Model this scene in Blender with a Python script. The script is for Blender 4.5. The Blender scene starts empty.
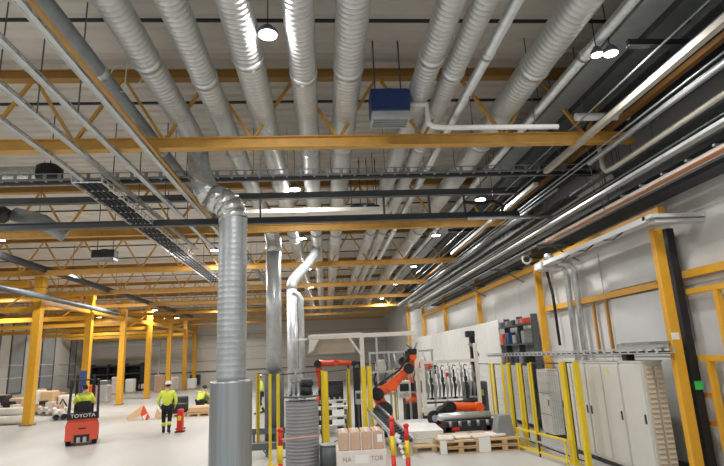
import bpy, math, random
from mathutils import Vector, Matrix
random.seed(7)
V = Vector
col = bpy.context.scene.collection
PI = math.pi

# ------------------------------------------------------------------ materials
def mat(name, c, rough=.6, metal=0., var=0., vscale=6., bump=0., bscale=40., stretch=None, emit=None, alpha=None, spec=.5):
    m = bpy.data.materials.new(name); m.use_nodes = True
    nt = m.node_tree; b = nt.nodes['Principled BSDF']
    c = tuple(v/255 for v in c)
    lin = tuple((v/12.92 if v <= .04045 else ((v+.055)/1.055)**2.4) for v in c)
    b.inputs['Base Color'].default_value = lin + (1,)
    b.inputs['Roughness'].default_value = rough; b.inputs['Metallic'].default_value = metal
    b.inputs['Specular IOR Level'].default_value = spec
    if var or bump:
        tc = nt.nodes.new('ShaderNodeTexCoord'); mp = nt.nodes.new('ShaderNodeMapping')
        nt.links.new(tc.outputs['Object'], mp.inputs[0])
        if stretch: mp.inputs['Scale'].default_value = stretch
        n = nt.nodes.new('ShaderNodeTexNoise'); n.inputs['Scale'].default_value = vscale; n.inputs['Detail'].default_value = 5
        nt.links.new(mp.outputs[0], n.inputs[0])
        r = nt.nodes.new('ShaderNodeMapRange'); r.inputs[1].default_value = .3; r.inputs[2].default_value = .7
        r.inputs[3].default_value = 1-var; r.inputs[4].default_value = 1+var
        nt.links.new(n.outputs[0], r.inputs[0])
        mx = nt.nodes.new('ShaderNodeVectorMath'); mx.operation = 'SCALE'; mx.inputs[0].default_value = lin
        nt.links.new(r.outputs[0], mx.inputs['Scale']); nt.links.new(mx.outputs[0], b.inputs['Base Color'])
        if bump:
            n2 = nt.nodes.new('ShaderNodeTexNoise'); n2.inputs['Scale'].default_value = bscale
            nt.links.new(mp.outputs[0], n2.inputs[0])
            bp = nt.nodes.new('ShaderNodeBump'); bp.inputs['Strength'].default_value = bump; bp.inputs['Distance'].default_value = .02
            nt.links.new(n2.outputs[0], bp.inputs['Height']); nt.links.new(bp.outputs[0], b.inputs['Normal'])
    if emit:
        b.inputs['Emission Color'].default_value = lin + (1,); b.inputs['Emission Strength'].default_value = emit
    if alpha is not None:
        b.inputs['Alpha'].default_value = alpha
    return m

M = dict(
 floor=mat('floor', (176,175,170), .42, 0, .10, .7, .05, 3, (1,.25,1)),
 ceil=mat('roof_deck', (220,214,205), .75, 0, .05, 1.5),
 wallw=mat('wall_white', (204,205,203), .55, 0, .04, 1.2),
 wallf=mat('wall_far', (196,193,184), .7, 0, .03, .6),
 panel=mat('panel_grey', (200,203,203), .35, 0, .04, 2),
 amber=mat('amber_paint', (222,164,44), .45, 0, .06, 5),
 amber2=mat('amber_dull', (172,130,66), .5, 0, .08, 4),
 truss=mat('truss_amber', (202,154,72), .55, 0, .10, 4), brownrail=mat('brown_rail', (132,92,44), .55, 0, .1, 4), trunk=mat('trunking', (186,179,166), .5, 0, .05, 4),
 drumm=mat('drum_grey', (150,152,153), .5, .2, .06, 4),
 yel=mat('safety_yellow', (226,196,36), .45, 0, .05, 5),
 galv=mat('galvanised', (196,200,202), .38, .55, .10, 5, .08, 30),
 galv2=mat('galvanised_bright', (216,220,222), .28, .7, .12, 9, .1, 30),
 galvd=mat('galvanised_dull', (150,155,157), .45, .5, .12, 4),
 foil=mat('crumpled_foil', (205,208,208), .22, .85, .15, 14, .9, 22),
 steel=mat('grey_steel', (96,102,104), .5, .3, .10, 4),
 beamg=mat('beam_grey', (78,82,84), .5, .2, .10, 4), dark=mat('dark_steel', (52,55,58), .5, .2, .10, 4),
 black=mat('black_plastic', (24,25,27), .5, 0, .1, 6),
 white=mat('white_paint', (226,226,222), .4, 0, .03, 4),
 cream=mat('cream_paint', (230,226,216), .5, 0, .04, 4),
 alu=mat('aluminium', (190,194,196), .35, .6, .06, 8),
 cabinet=mat('cabinet_grey', (204,203,196), .45, 0, .03, 3),
 louver=mat('louver_beige', (196,182,160), .5, 0, .05, 6),
 orange=mat('robot_orange', (238,92,28), .35, 0, .05, 5),
 red=mat('signal_red', (226,44,34), .4, 0, .05, 5),
 fork=mat('forklift_red', (216,84,58), .4, 0, .05, 4),
 hivis=mat('hi_vis_yellow', (224,240,84), .7, 0, .08, 12),
 cloth=mat('dark_cloth', (30,32,38), .85, 0, .15, 12),
 skin=mat('skin', (205,160,135), .6, 0, .03, 8),
 hair=mat('hair', (60,45,35), .8, 0, .1, 20),
 card=mat('cardboard', (198,166,142), .8, 0, .06, 5),
 wrap=mat('white_wrap', (222,214,206), .3, 0, .05, 6),
 wood=mat('pallet_wood', (202,172,132), .75, 0, .12, 6, .1, 30, (1,6,6)),
 copper=mat('copper_pipe', (196,140,104), .35, .5, .05, 6),
 blue=mat('heater_blue', (34,58,110), .45, .1, .05, 5),
 bluecloth=mat('blue_lift', (52,74,124), .5, 0, .05, 5),
 rubber=mat('rubber', (28,28,28), .85, 0, .05, 8),
 ink=mat('printed_ink', (165,135,120), .8), green=mat('green_tag', (60,190,90), .5), print=mat('white_print', (235,232,226), .6),
 warn=mat('warning_yellow', (245,215,30), .5),
 lamp=mat('lamp_glow', (255,250,240), .5, emit=22),
 glassd=mat('dark_glass', (58,66,72), .12, 0, .2, 3),
)
def ribbed(name, c, scale, axis='Z', rough=.4, metal=.5, strength=.5, var=.1):
    m = mat(name, c, rough, metal, var, 5); nt = m.node_tree; b = nt.nodes['Principled BSDF']
    tc = nt.nodes.new('ShaderNodeTexCoord'); w = nt.nodes.new('ShaderNodeTexWave'); w.bands_direction = axis
    w.inputs['Scale'].default_value = scale; nt.links.new(tc.outputs['Object'], w.inputs[0])
    bp = nt.nodes.new('ShaderNodeBump'); bp.inputs['Strength'].default_value = strength; bp.inputs['Distance'].default_value = .02
    nt.links.new(w.outputs['Fac'], bp.inputs['Height']); nt.links.new(bp.outputs[0], b.inputs['Normal'])
    return m

# ------------------------------------------------------------------ mesh builder
class MB:
    def __init__(s): s.v = []; s.f = []; s.sm = []; s.mi = []
    def add(s, vs, fs, smooth=False, mi=0):
        o = len(s.v); s.v += [tuple(v) for v in vs]
        for f in fs: s.f.append([i+o for i in f]); s.sm.append(smooth); s.mi.append(mi)
        return s
    def box(s, c, d, rz=0, ch=0, mi=0):
        x, y, z = [k/2 for k in d]; cr, sr = math.cos(rz), math.sin(rz)
        def T(p): return (c[0]+p[0]*cr-p[1]*sr, c[1]+p[0]*sr+p[1]*cr, c[2]+p[2])
        if ch:
            ch = min(ch, x*.9, y*.9, z*.9); rings = []
            for zz, k in ((-z, ch), (-z+ch, 0), (z-ch, 0), (z, ch)):
                a, b = x-k, y-k; q = ch*.5 if k else ch
                rings.append([T(p+(zz,)) for p in ((-a+q,-b),(a-q,-b),(a,-b+q),(a,b-q),(a-q,b),(-a+q,b),(-a,b-q),(-a,-b+q))])
            vs = sum(rings, []); fs = [[7,6,5,4,3,2,1,0], [24+i for i in range(8)]]
            for r in range(3):
                for i in range(8): fs.append([r*8+i, r*8+(i+1)%8, r*8+8+(i+1)%8, r*8+8+i])
            return s.add(vs, fs, mi=mi)
        vs = [T(p) for p in ((-x,-y,-z),(x,-y,-z),(x,y,-z),(-x,y,-z),(-x,-y,z),(x,-y,z),(x,y,z),(-x,y,z))]
        return s.add(vs, [[3,2,1,0],[4,5,6,7],[0,1,5,4],[1,2,6,5],[2,3,7,6],[3,0,4,7]], mi=mi)
    def bar(s, p, q, w, h, up=(0,0,1), mi=0):
        p, q = V(p), V(q); d = (q-p).normalized(); u = V(up)
        if abs(d.dot(u)) > .98: u = V((0,1,0))
        a = d.cross(u).normalized()*w/2; b = a.cross(d).normalized()*h/2
        vs = [p-a-b, p+a-b, p+a+b, p-a+b, q-a-b, q+a-b, q+a+b, q-a+b]
        return s.add(vs, [[0,1,2,3],[7,6,5,4],[1,0,4,5],[2,1,5,6],[3,2,6,7],[0,3,7,4]], mi=mi)
    def sweep(s, pts, rad, n=12, cap=True, mi=0, squash=1):
        pts = [V(p) for p in pts]; N = len(pts)
        if not hasattr(rad, '__len__'): rad = [rad]*N
        ref = None; vs = []
        for i, p in enumerate(pts):
            a = pts[max(0, i-1)]; b = pts[min(N-1, i+1)]
            if (b-a).length < 1e-6: a, b = pts[0], pts[-1]
            d = (b-a).normalized()
            if ref is None: ref = V((0,0,1)) if abs(d.z) < .9 else V((1,0,0))
            u = (ref - d*ref.dot(d)).normalized(); w = d.cross(u); ref = u
            for k in range(n):
                t = 2*PI*k/n; vs.append(p + (u*math.cos(t) + w*math.sin(t)*squash)*rad[i])
        fs = [[i*n+k, i*n+(k+1)%n, (i+1)*n+(k+1)%n, (i+1)*n+k] for i in range(N-1) for k in range(n)]
        s.add(vs, fs, True, mi)
        if cap:
            o = len(s.v)-len(vs); s.f += [[o+k for k in range(n)][::-1], [o+(N-1)*n+k for k in range(n)]]; s.sm += [False]*2; s.mi += [mi]*2
        return s
    def prism(s, poly, axis, a, b, mi=0):
        # poly in the two other axes, extruded along axis from a to b
        def T(p, t):
            if axis == 'x': return (t, p[0], p[1])
            if axis == 'y': return (p[0], t, p[1])
            return (p[0], p[1], t)
        n = len(poly); vs = [T(p, a) for p in poly]+[T(p, b) for p in poly]
        return s.add(vs, [list(range(n))[::-1], [n+i for i in range(n)]]+[[i, (i+1)%n, n+(i+1)%n, n+i] for i in range(n)], mi=mi)
    def ball(s, c, r, n=12, sc=(1,1,1), mi=0):
        vs = []; h = n//2
        for i in range(h+1):
            t = PI*i/h
            for k in range(n):
                p = 2*PI*k/n; vs.append((c[0]+r*sc[0]*math.sin(t)*math.cos(p), c[1]+r*sc[1]*math.sin(t)*math.sin(p), c[2]+r*sc[2]*math.cos(t)))
        return s.add(vs, [[i*n+k, (i+1)*n+k, (i+1)*n+(k+1)%n, i*n+(k+1)%n] for i in range(h) for k in range(n)], True, mi)
    def build(s, name, m, parent=None):
        me = bpy.data.meshes.new(name); off = V((0,0,0))
        if parent is None and s.v:     # origin at the base of the thing
            xs, ys, zs = zip(*s.v); off = V(((min(xs)+max(xs))/2, (min(ys)+max(ys))/2, min(zs)))
        elif parent is not None: off = wloc(parent)
        me.from_pydata([tuple(V(v)-off) for v in s.v], [], s.f); me.validate()
        ms = m if isinstance(m, (list, tuple)) else [m]
        for k in ms: me.materials.append(k)
        if len(me.polygons) == len(s.f):
            me.polygons.foreach_set('use_smooth', s.sm); me.polygons.foreach_set('material_index', s.mi)
        me.update(); o = bpy.data.objects.new(name, me); col.objects.link(o)
        if parent is not None: o.parent = parent
        else: o.location = off
        return o
def wloc(o):
    p = o.location.copy()
    while o.parent is not None: o = o.parent; p += o.location
    return p
def tag(o, label=None, cat=None, group=None, kind=None):
    if label: o['label'] = label
    if cat: o['category'] = cat
    if group: o['group'] = group
    if kind: o['kind'] = kind
    return o
def thing(name, loc, label, cat, group=None):
    o = bpy.data.objects.new(name, None); col.objects.link(o); o.location = loc; o.empty_display_size = .2
    return tag(o, label, cat, group)
def dup(root, loc, rz=None, label=None, group=None):
    r = root.copy(); col.objects.link(r); r.location = loc
    if rz is not None: r.rotation_euler = (0,0,rz)
    if label: r['label'] = label
    if group: r['group'] = group
    for ch in list(root.children):
        c = ch.copy(); col.objects.link(c); c.parent = r
        for g in list(ch.children):
            d = g.copy(); col.objects.link(d); d.parent = c
    return r
def struct(name, mb, m, parent=None):
    o = mb.build(name, m, parent)
    if parent is None: o['kind'] = 'structure'
    return o
NTH2 = ['first', 'second', 'third', 'fourth', 'fifth', 'sixth', 'seventh', 'eighth', 'ninth', 'tenth', 'eleventh', 'twelfth', 'thirteenth', 'fourteenth']
NTH = ['nearest', 'second', 'third', 'fourth', 'fifth', 'sixth', 'seventh', 'eighth', 'ninth', 'tenth', 'eleventh', 'twelfth']

# ------------------------------------------------------------------ setting
Y0, Y1 = -2.0, 57.0
XL, XR = -25.0, 6.62
BAY = [8.86+6.33*k for k in range(8)]
struct('floor', MB().box(((XL+XR)/2, (Y0+Y1)/2, -.1), (XR-XL+.6, Y1-Y0+.6, .2)), M['floor'])
# trapezoidal roof deck, ribs running across the hall
m = MB(); y = Y0; prof = []
while y < Y1:
    for dy, z in ((0, 7.78), (.20, 7.78), (.24, 7.83), (.29, 7.83), (.33, 7.78)): prof.append((y+dy, z))
    y += .33
vs = [(XL-.2, a, b) for a, b in prof]+[(XR+.2, a, b) for a, b in prof]+[(XL-.2, Y0, 8.1), (XL-.2, y, 8.1), (XR+.2, Y0, 8.1), (XR+.2, y, 8.1)]
n = len(prof); m.add(vs, [[i, n+i, n+i+1, i+1] for i in range(n-1)]+[[2*n, 2*n+2, 2*n+3, 2*n+1]])
struct('ceiling', m, M['ceil'])
m = MB()
for yy in [2.0, 4.6, 7.6, 10.4]+[12.5+2.9*i for i in range(15)]: m.box(((XL+XR)/2, yy, 7.76), (XR-XL, .05, .04))
struct('trim_1', m, M['dark'])
# far wall, with panel joints
m = MB(); m.box(((XL+XR)/2, Y1+.1, 3.95), (XR-XL+.6, .2, 8.0)); struct('wall_far', m, M['wallf'])
m = MB()
for zz in (2.6, 3.9, 5.2): m.box(((XL+XR)/2, Y1-.01, zz), (XR-XL, .02, .03))
m.box(((XL+XR)/2, Y1-.05, 1.55), (XR-XL, .08, .10)); struct('trim_2', m, M['steel'])
# left wall
m = MB(); m.box((XL-.1, (Y0+Y1)/2, 3.95), (.2, Y1-Y0, 8.0)); struct('wall_left', m, M['wallf'])
m = MB()
for zz in (2.9, 1.9): m.box((XL+.03, (Y0+Y1)/2, zz), (.06, Y1-Y0, .08))
struct('trim_3', m, M['panel'])
# right wall of sandwich panels
m = MB(); m.box((XR+.1, (Y0+Y1)/2, 3.95), (.2, Y1-Y0, 8.0))
for i in range(22):
    yy = Y0+.6+2.7*i
    for z0, z1 in ((.02, 2.05), (2.09, 3.3), (3.34, 4.55), (4.59, 6.9)):
        m.box((XR-.012, yy+1.2, (z0+z1)/2), (.035, 2.66, z1-z0), ch=.008)
struct('wall_right', m, M['wallw'])
m = MB(); m.box((XR-.04, (Y0+Y1)/2, .09), (.06, Y1-Y0, .18)); struct('baseboard_right', m, M['steel'])
# dark windows and doorways of the far and left walls
wn = 0
def window(x, y, z, w, h, onleft=False, md=None, fr=None):
    global wn; wn += 1
    md = md or M['glassd']; fr = fr or M['steel']
    root = bpy.data.objects.new('window_%d' % wn, None); col.objects.link(root); root.location = (x, y, z); root['kind'] = 'structure'
    a = MB(); b = MB()
    if onleft:
        a.box((x+.02, y, z+h/2), (.04, w, h)); 
        for s in (-1, 1): b.box((x+.03, y+s*w/2, z+h/2), (.08, .12, h+.12)); b.box((x+.03, y, z+h/2+s*h/2), (.08, w, .12))
    else:
        a.box((x, y-.02, z+h/2), (w, .04, h))
        for s in (-1, 1): b.box((x+s*w/2, y-.03, z+h/2), (.1, .08, h+.1)); b.box((x, y-.03, z+h/2+s*h/2), (w, .08, .1))
    a.build('pane', md, root); b.build('window_frame', fr, root)
window(-16.9, Y1-.01, .15, 1.0, 1.1); window(-13.5, Y1-.01, .25, 1.0, 1.0); 
smoke = mat('smoky_panel', (150,152,152), .3, 0, .08, 2)
for yy, w in ((42.3, 1.2), (45.4, 1.9), (50.2, 2.2), (55.0, 1.2), (39.0, 1.5)): window(XL+.01, yy, .7, w, 6.0, True, smoke)
# roller gates far left
for i, (xx, w) in enumerate(((-23.0, 3.6), (-19.0, 3.4))):
    root = bpy.data.objects.new('door_%d' % (i+1), None); col.objects.link(root); root.location = (xx, Y1, 0); root['kind'] = 'structure'
    a = MB()
    for k in range(14): a.box((xx, Y1-.03, .05+k*.3+.14), (w, .06, .26))
    a.build('door_leaf', M['wallf'], root)
    b = MB()
    for s in (-1, 1): b.box((xx+s*(w/2+.08), Y1-.06, 2.3), (.16, .12, 4.6))
    b.box((xx, Y1-.06, 4.55), (w+.3, .12, .2)); b.build('door_frame', M['panel'], root)

# ------------------------------------------------------------------ roof trusses
NB = 23
def truss_mesh():
    root = thing('roof_truss', (0, BAY[0], 6.05), 'nearest yellow lattice truss crossing under the big round ducts', 'roof truss', 'yellow lattice roof trusses')
    y = BAY[0]; x0, x1 = -24.6, 5.9
    b = MB()
    b.box(((x0+x1)/2, y, 6.24), (x1-x0, .10, .012)); b.box(((x0+x1)/2, y, 6.15), (x1-x0, .04, .19)); b.box(((x0+x1)/2, y, 6.055), (x1-x0, .17, .015))
    b.box(((x0+x1)/2, y, 6.246), (x1-x0, .17, .015)); b.build('bottom_chord', M['truss'], root)
    t = MB(); t.box(((x0+x1)/2, y, 7.5), (x1-x0, .05, .16)); t.box(((x0+x1)/2, y, 7.42), (x1-x0, .18, .015)); t.box(((x0+x1)/2, y, 7.58), (x1-x0, .18, .015))
    t.build('top_chord', M['amber2'], root)
    xs = -24.38; dx = 1.545
    br = []
    while xs < 5.3:
        # V with its foot at xs
        for s in (-1, 1):
            k = MB(); k.bar((xs+s*.03, y, 6.26), (xs+s*dx/2*.96, y, 7.42), .05, .06, (0,1,0)); br.append(k.build('brace', M['truss'], root))
        xs += dx
    return root
truss0 = truss_mesh()
for k in range(1, 8):
    dup(truss0, (0, BAY[k], 6.05), None, {1:'second', 2:'third', 3:'fourth', 4:'fifth', 5:'sixth', 6:'seventh', 7:'farthest'}[k]+' yellow lattice roof truss counting from the camera')

# ------------------------------------------------------------------ columns
def column(name, x, y, h, w, d, label, plate=True, m_=None, cap=None):
    r = thing(name, (x, y, 0), label, 'column', 'yellow steel columns'); m_ = m_ or M['amber']
    s = MB()
    if w < .3: s.box((x, y, h/2), (w, d, h), ch=.01)
    else:
        for q in (-1, 1): s.box((x, y+q*(d/2-.01), h/2), (w, .02, h)); s.box((x+q*(w/2-.01), y, h/2), (.02, d-.042, h))
    s.build('shaft', m_, r)
    p = MB(); e_ = .16 if w > .3 else .03; p.box((x, y, .015), (w+e_, d+e_, .03))
    for a in ((-1, 1) if w > .3 else ()):
        for b in (-1, 1): p.sweep([(x+a*(w/2+.04), y+b*(d/2+.04), .03), (x+a*(w/2+.04), y+b*(d/2+.04), .07)], .015, 6)
    p.build('base_plate', M['steel'], r)
    return r
for k, (x, y) in enumerate(((6.03, 8.86), (6.40, 15.19), (6.42, 21.52), (6.42, 27.85), (6.42, 34.18), (6.42, 40.51))):
    lab = ['thick yellow column against right wall beside the grey cabinets', 'yellow column on right wall behind the cell fence', 'third yellow column along the right wall', 'fourth yellow column along the right wall', 'fifth yellow column along the right wall', 'farthest yellow column along the right wall'][k]
    c = column('steel_column', x, y, 6.04 if k else 4.36, .19, .12, lab)
    if k == 0:
        MB().box((x-.02, y-.063, 2.45), (.14, .004, .12)).build('white_sign', M['print'], c)
LC = [25.8, 31.3, 36.5, 41.8, 47.2, 52.4, 56.2]; CX_ = -13.45
for k, y in enumerate(LC):
    lab = ['nearest yellow column of the left row beside the floor pipes', 'yellow column of the left row rising behind the forklift', 'third yellow column of the left row, beside the dark shelving', 'fourth yellow column of the left row, left of the walking worker', 'fifth yellow column of the left row, above the walking worker', 'sixth yellow column of the left row', 'last yellow column of the left row at the far wall'][k]
    c = column('steel_column', CX_, y, 6.2, .34, .34, lab)
    # the head of each column carries a cranked box girder to the left
    g = thing('box_girder', (-19.2, y, 6.21), NTH[k]+' cranked yellow box girder on the left column row', 'girder', 'yellow box girders')
    MB().box((-19.3, y, 6.40), (10.7, .34, .30), ch=.02).build('beam', M['amber'], g)
    MB().box((CX_, y, 6.47), (.44, .44, .50), ch=.02).build('column_head', M['amber'], g)
    MB().bar((CX_-.35, y, 6.1), (CX_-1.5, y, 5.36), .06, .06, (0,1,0)).build('brace', M['amber'], g)
    MB().bar((-24.6, y, 5.2), (CX_-.22, y, 5.2), .2, .24).build('lower_tie', M['amber'], g)
for k in range(6):
    g = MB(); g.bar((CX_, LC[k]+.22, 5.55), (CX_, LC[k+1]-.22, 5.55), .18, .24); o = g.build('tie_beam', M['amber'])
    tag(o, NTH[k]+' yellow tie beam joining two left row columns', 'tie beam', 'yellow tie beams')

# ------------------------------------------------------------------ round ducts
spiral = mat('spiral_duct', (206,210,211), .36, .62, .07, 3, .02, 20)
spiralz = mat('spiral_riser', (170,174,176), .48, .6, .12, 3, .02, 20)
def duct(x, z, r, ya, yb, label, n=28, m_=None, ridge=True):
    root = thing('ventilation_duct', (x, ya, z-r), label, 'duct', 'round galvanised ventilation ducts')
    pts = []; rad = []; y = ya
    pts.append((x, y, z)); rad.append(r)
    if ridge:
        while y < min(yb, 17):
            for dy, rr in ((.086, 0), (.091, .0034), (.096, .0034), (.102, 0)): pts.append((x, y+dy, z)); rad.append(r+rr)
            y += .102
    pts.append((x, yb, z)); rad.append(r)
    MB().sweep(pts, rad, n).build('tube', m_ or spiral, root)
    y = 3.9+random.random()
    while y < min(yb-1, 44):
        c = MB(); c.sweep([(x, y-.07, z), (x, y-.07, z), (x, y, z), (x, y+.07, z), (x, y+.07, z)], [r+.002, r+.012, r+.018, r+.012, r+.002], n, False); c.build('collar', M['galv2'], root); y += 3.0 if y < 20 else 6.0
    # hanger straps up to the roof
    y = 5.4
    while y < min(yb-1, 40):
        h = MB()
        for s in (-1, 1): h.bar((x+s*(r+.012), y, z), (x+s*(r+.012), y, 7.78), .008, .03, (0,1,0))
        h.sweep([(x+math.cos(a)*(r+.012), y, z-math.sin(a)*(r+.012)) for a in [PI*i/12 for i in range(13)]], .01, 4); h.build('hanger', M['steel'], root); y += 6.33
    return root
DZ = 6.72
ducts = [
 (-3.24, 6.62, .125, 60, 'narrow dark grey round duct left of the big ducts', M['galvd'], False),
 (-2.50, DZ, .20, 10.2, 'leftmost big spiral duct, turning down into the thick riser', spiral, True),
 (-1.78, DZ, .195, 16.6, 'second big spiral duct from the left', spiral, True),
 (-1.02, DZ, .225, 55, 'third big spiral duct, just left of the bright near lamp', spiral, True),
 (-.23, DZ, .205, 55, 'fourth big spiral duct, just right of the bright near lamp', spiral, True),
 (.47, DZ, .225, 55, 'fifth big spiral duct, left of the blue heater', spiral, True),
 (1.72, DZ, .185, 55, 'sixth big spiral duct, just right of the blue heater', spiral, True),
 (2.16, DZ, .165, 55, 'seventh spiral duct, tight beside the sixth one', spiral, True),
 (2.58, DZ, .085, 55, 'thin bright round duct beside the two paired ducts', M['galv2'], False),
 (3.47, DZ+.03, .235, 45, 'widest spiral duct, left of the twin right lamp', spiral, True),
 (4.12, DZ, .085, 45, 'thin shiny round duct beside the twin right lamp', M['galv2'], False)]
for x, z, r, yb, lab, mm, rg in ducts: duct(x, z, r, .3, yb-1 if yb > 50 else yb, lab, m_=mm, ridge=rg)

def arc(c, r, a0, a1, u, w, n=8):
    c, u, w = V(c), V(u), V(w)
    return [c+u*math.cos(a0+(a1-a0)*i/n)*r+w*math.sin(a0+(a1-a0)*i/n)*r for i in range(n+1)]
# riser 1 : crumpled transition, segmented elbow, spiral riser, plain wide sleeve
r1 = thing('duct_riser', (-1.77, 10.3, 0), 'thick vertical spiral duct with wide plain lower sleeve in foreground', 'duct riser', 'vertical duct risers')
x1, y1 = -1.78, 10.3
pts = [(x1, y1, 2.0)]; rad = [.275]; z = 2.0
while z < 5.08:
    for dz, rr in ((.075, 0), (.085, .0025), (.095, .0025), (.105, 0)): pts.append((x1, y1, z+dz)); rad.append(.275+rr*.7)
    z += .105
MB().sweep(pts, rad, 40).build('riser_tube', spiralz, r1)
e = MB(); P_ = [(x1, y1, z), (x1-.02, y1, z+.12), (x1-.10, y1+.0, z+.27), (x1-.24, y1+.0, z+.38), (x1-.42, y1, z+.46)]
for a, b in zip(P_[:-1], P_[1:]):
    a, b = V(a), V(b); d = (b-a).normalized(); e.sweep([a-d*.02, a-d*.02, a+(b-a)*.5, b+d*.02, b+d*.02], [.275, .29, .285, .29, .275], 28)
e.build('elbow', M['foil'], r1)
e = MB(); e.sweep([(x1-.42, y1, z+.46), (x1-.54, y1-.02, z+.62), (x1-.66, y1-.05, z+.95), (x1-.71, y1-.06, z+1.25), (-2.50, y1-.02, DZ-.02)], [.27, .26, .23, .21, .2], 24); e.build('flexible_connector', M['foil'], r1)
s = MB(); s.sweep([(x1, y1, .02), (x1, y1, .06), (x1, y1, 1.98), (x1, y1, 2.02), (x1, y1, 2.03)], [.40, .385, .385, .385, .29], 40); s.build('lower_sleeve', mat('plain_sleeve', (160,165,167), .34, .7, .14, 2.5, 0, 1, (6,6,.15)), r1)
# riser 2
x2, y2 = -1.62, 17.0
r2 = thing('duct_riser', (x2, y2, 0), 'slimmer vertical duct with dark lower sleeve behind the fence', 'duct riser', 'vertical duct risers')
MB().sweep([(x2, y2, 2.0), (x2, y2, 5.85)], .24, 28).build('riser_tube', M['galv'], r2)
e = MB(); e.sweep([(x2, y2, 5.8), (x2, y2, 6.0), (x2, y2, 6.2), (-1.7, y2-.15, 6.5), (-1.78, y2-.4, DZ)], [.24, .26, .25, .23, .2], 24); e.build('elbow', M['foil'], r2)
MB().sweep([(x2, y2, .02), (x2, y2, 2.02), (x2, y2, 2.03)], [.30, .30, .24], 28).build('lower_sleeve', M['steel'], r2)
# riser 3, two pipes, and big ribbed base cylinder
x3, y3 = -1.20, 19.6
r3 = thing('duct_riser', (x3, y3, 0), 'narrow vertical duct bent at its top right of the slim riser', 'duct riser', 'vertical duct risers')
MB().sweep([(x3, y3, .0), (x3, y3, 4.9)], .19, 24).build('riser_tube', M['galv'], r3)
e = MB(); e.sweep([(x3, y3, 4.9), (x3, y3, 5.05), (x3+.05, y3+.02, 5.22), (x3+.2, y3+.1, 5.42), (x3+.62, y3+.3, 5.9), (x3+.85, y3+.4, 6.25), (-.26, y3+.5, 6.55)], [.19, .2, .2, .2, .18, .18, .17], 20); e.build('elbow', M['galv'], r3)
x4, y4 = -.84, 19.0
r4 = thing('duct_riser', (x4, y4, 0), 'thin bright vertical pipe with short crossbar above the robot cell', 'duct riser', 'vertical duct risers')
MB().sweep([(x4, y4, 0), (x4, y4, 4.3), (x4, y4, 4.45), (x4-.1, y4, 4.62), (x4-.3, y4, 4.7)], .10, 16).build('riser_tube', M['galv'], r4)
MB().bar((x4-.35, y4-.12, 3.02), (x4+.2, y4-.12, 3.02), .05, .06).build('crossbar', M['white'], r4)
x5, y5 = -.56, 12.1
r5 = thing('ribbed_silo', (x5, y5, 0), 'wide ribbed grey metal cylinder standing behind the red and white tape', 'duct base', None)
pts = []; rad = []; z = 0
while z < 1.46:
    for dz, rr in ((0, 0), (.05, 0), (.056, .008), (.064, .008)): pts.append((x5, y5, z+dz)); rad.append(.36+rr)
    z += .07
MB().sweep(pts, rad, 36).build('drum', M['drumm'], r5)
t = MB(); t.sweep([(x5, y5, 1.54), (x5, y5, 1.58)], .38, 30)
for i in range(8): a = i*PI/4; t.box((x5+.33*math.cos(a), y5+.33*math.sin(a), 1.60), (.03, .03, .03))
t.build('lid', M['steel'], r5)
v = MB(); v.sweep([(x5+.12, y5-.05, 1.58), (x5+.12, y5-.05, 1.78)], .12, 18, mi=0); v.sweep([(x5+.12, y5-.05, 1.78), (x5+.12, y5-.05, 1.92)], [.15, .13], 18); v.build('motor', M['dark'], r5)
v = MB()
for dx, h in ((-.22, .34), (-.12, .62), (-.02, .5)): v.sweep([(x5+dx, y5, 1.58), (x5+dx, y5, 1.58+h)], .022, 8); v.box((x5+dx, y5, 1.58+h), (.07, .07, .05))
v.sweep([(x5-.22, y5, 1.85), (x5+.12, y5, 1.9)], .018, 8); v.build('valve_pipework', M['galvd'], r5)

# ------------------------------------------------------------------ crossing beams and trays
g = MB()
for nm, z, lab in (('steel_beam', 6.3, 'upper dark grey steel beam crossing behind the thick riser'), ('steel_beam', 5.68, 'lower dark grey steel beam crossing behind the thick riser')):
    b = MB(); b.box((-6.5, 12.5, z+.07), (23, .12, .014)); b.box((-6.5, 12.5, z), (23, .03, .14)); b.box((-6.5, 12.5, z-.07), (23, .16, .014))
    if z > 6: b.box((-6.5, 12.44, z), (23, .01, .13))
    tag(b.build(nm, M['beamg']), lab, 'beam', 'dark grey crossing beams')
for i, x in enumerate((-9.5, -2.6, -1.5, 1.55, 2.7, 3.6)):
    o = MB().box((x, 12.5, 5.99), (.05, .05, .46)).build('beam_strut', M['steel'])
    tag(o, ['first', 'second', 'third', 'fourth', 'fifth', 'sixth'][i]+' short strut from left between the two dark crossing beams', 'strut', 'struts between crossing beams')
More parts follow.
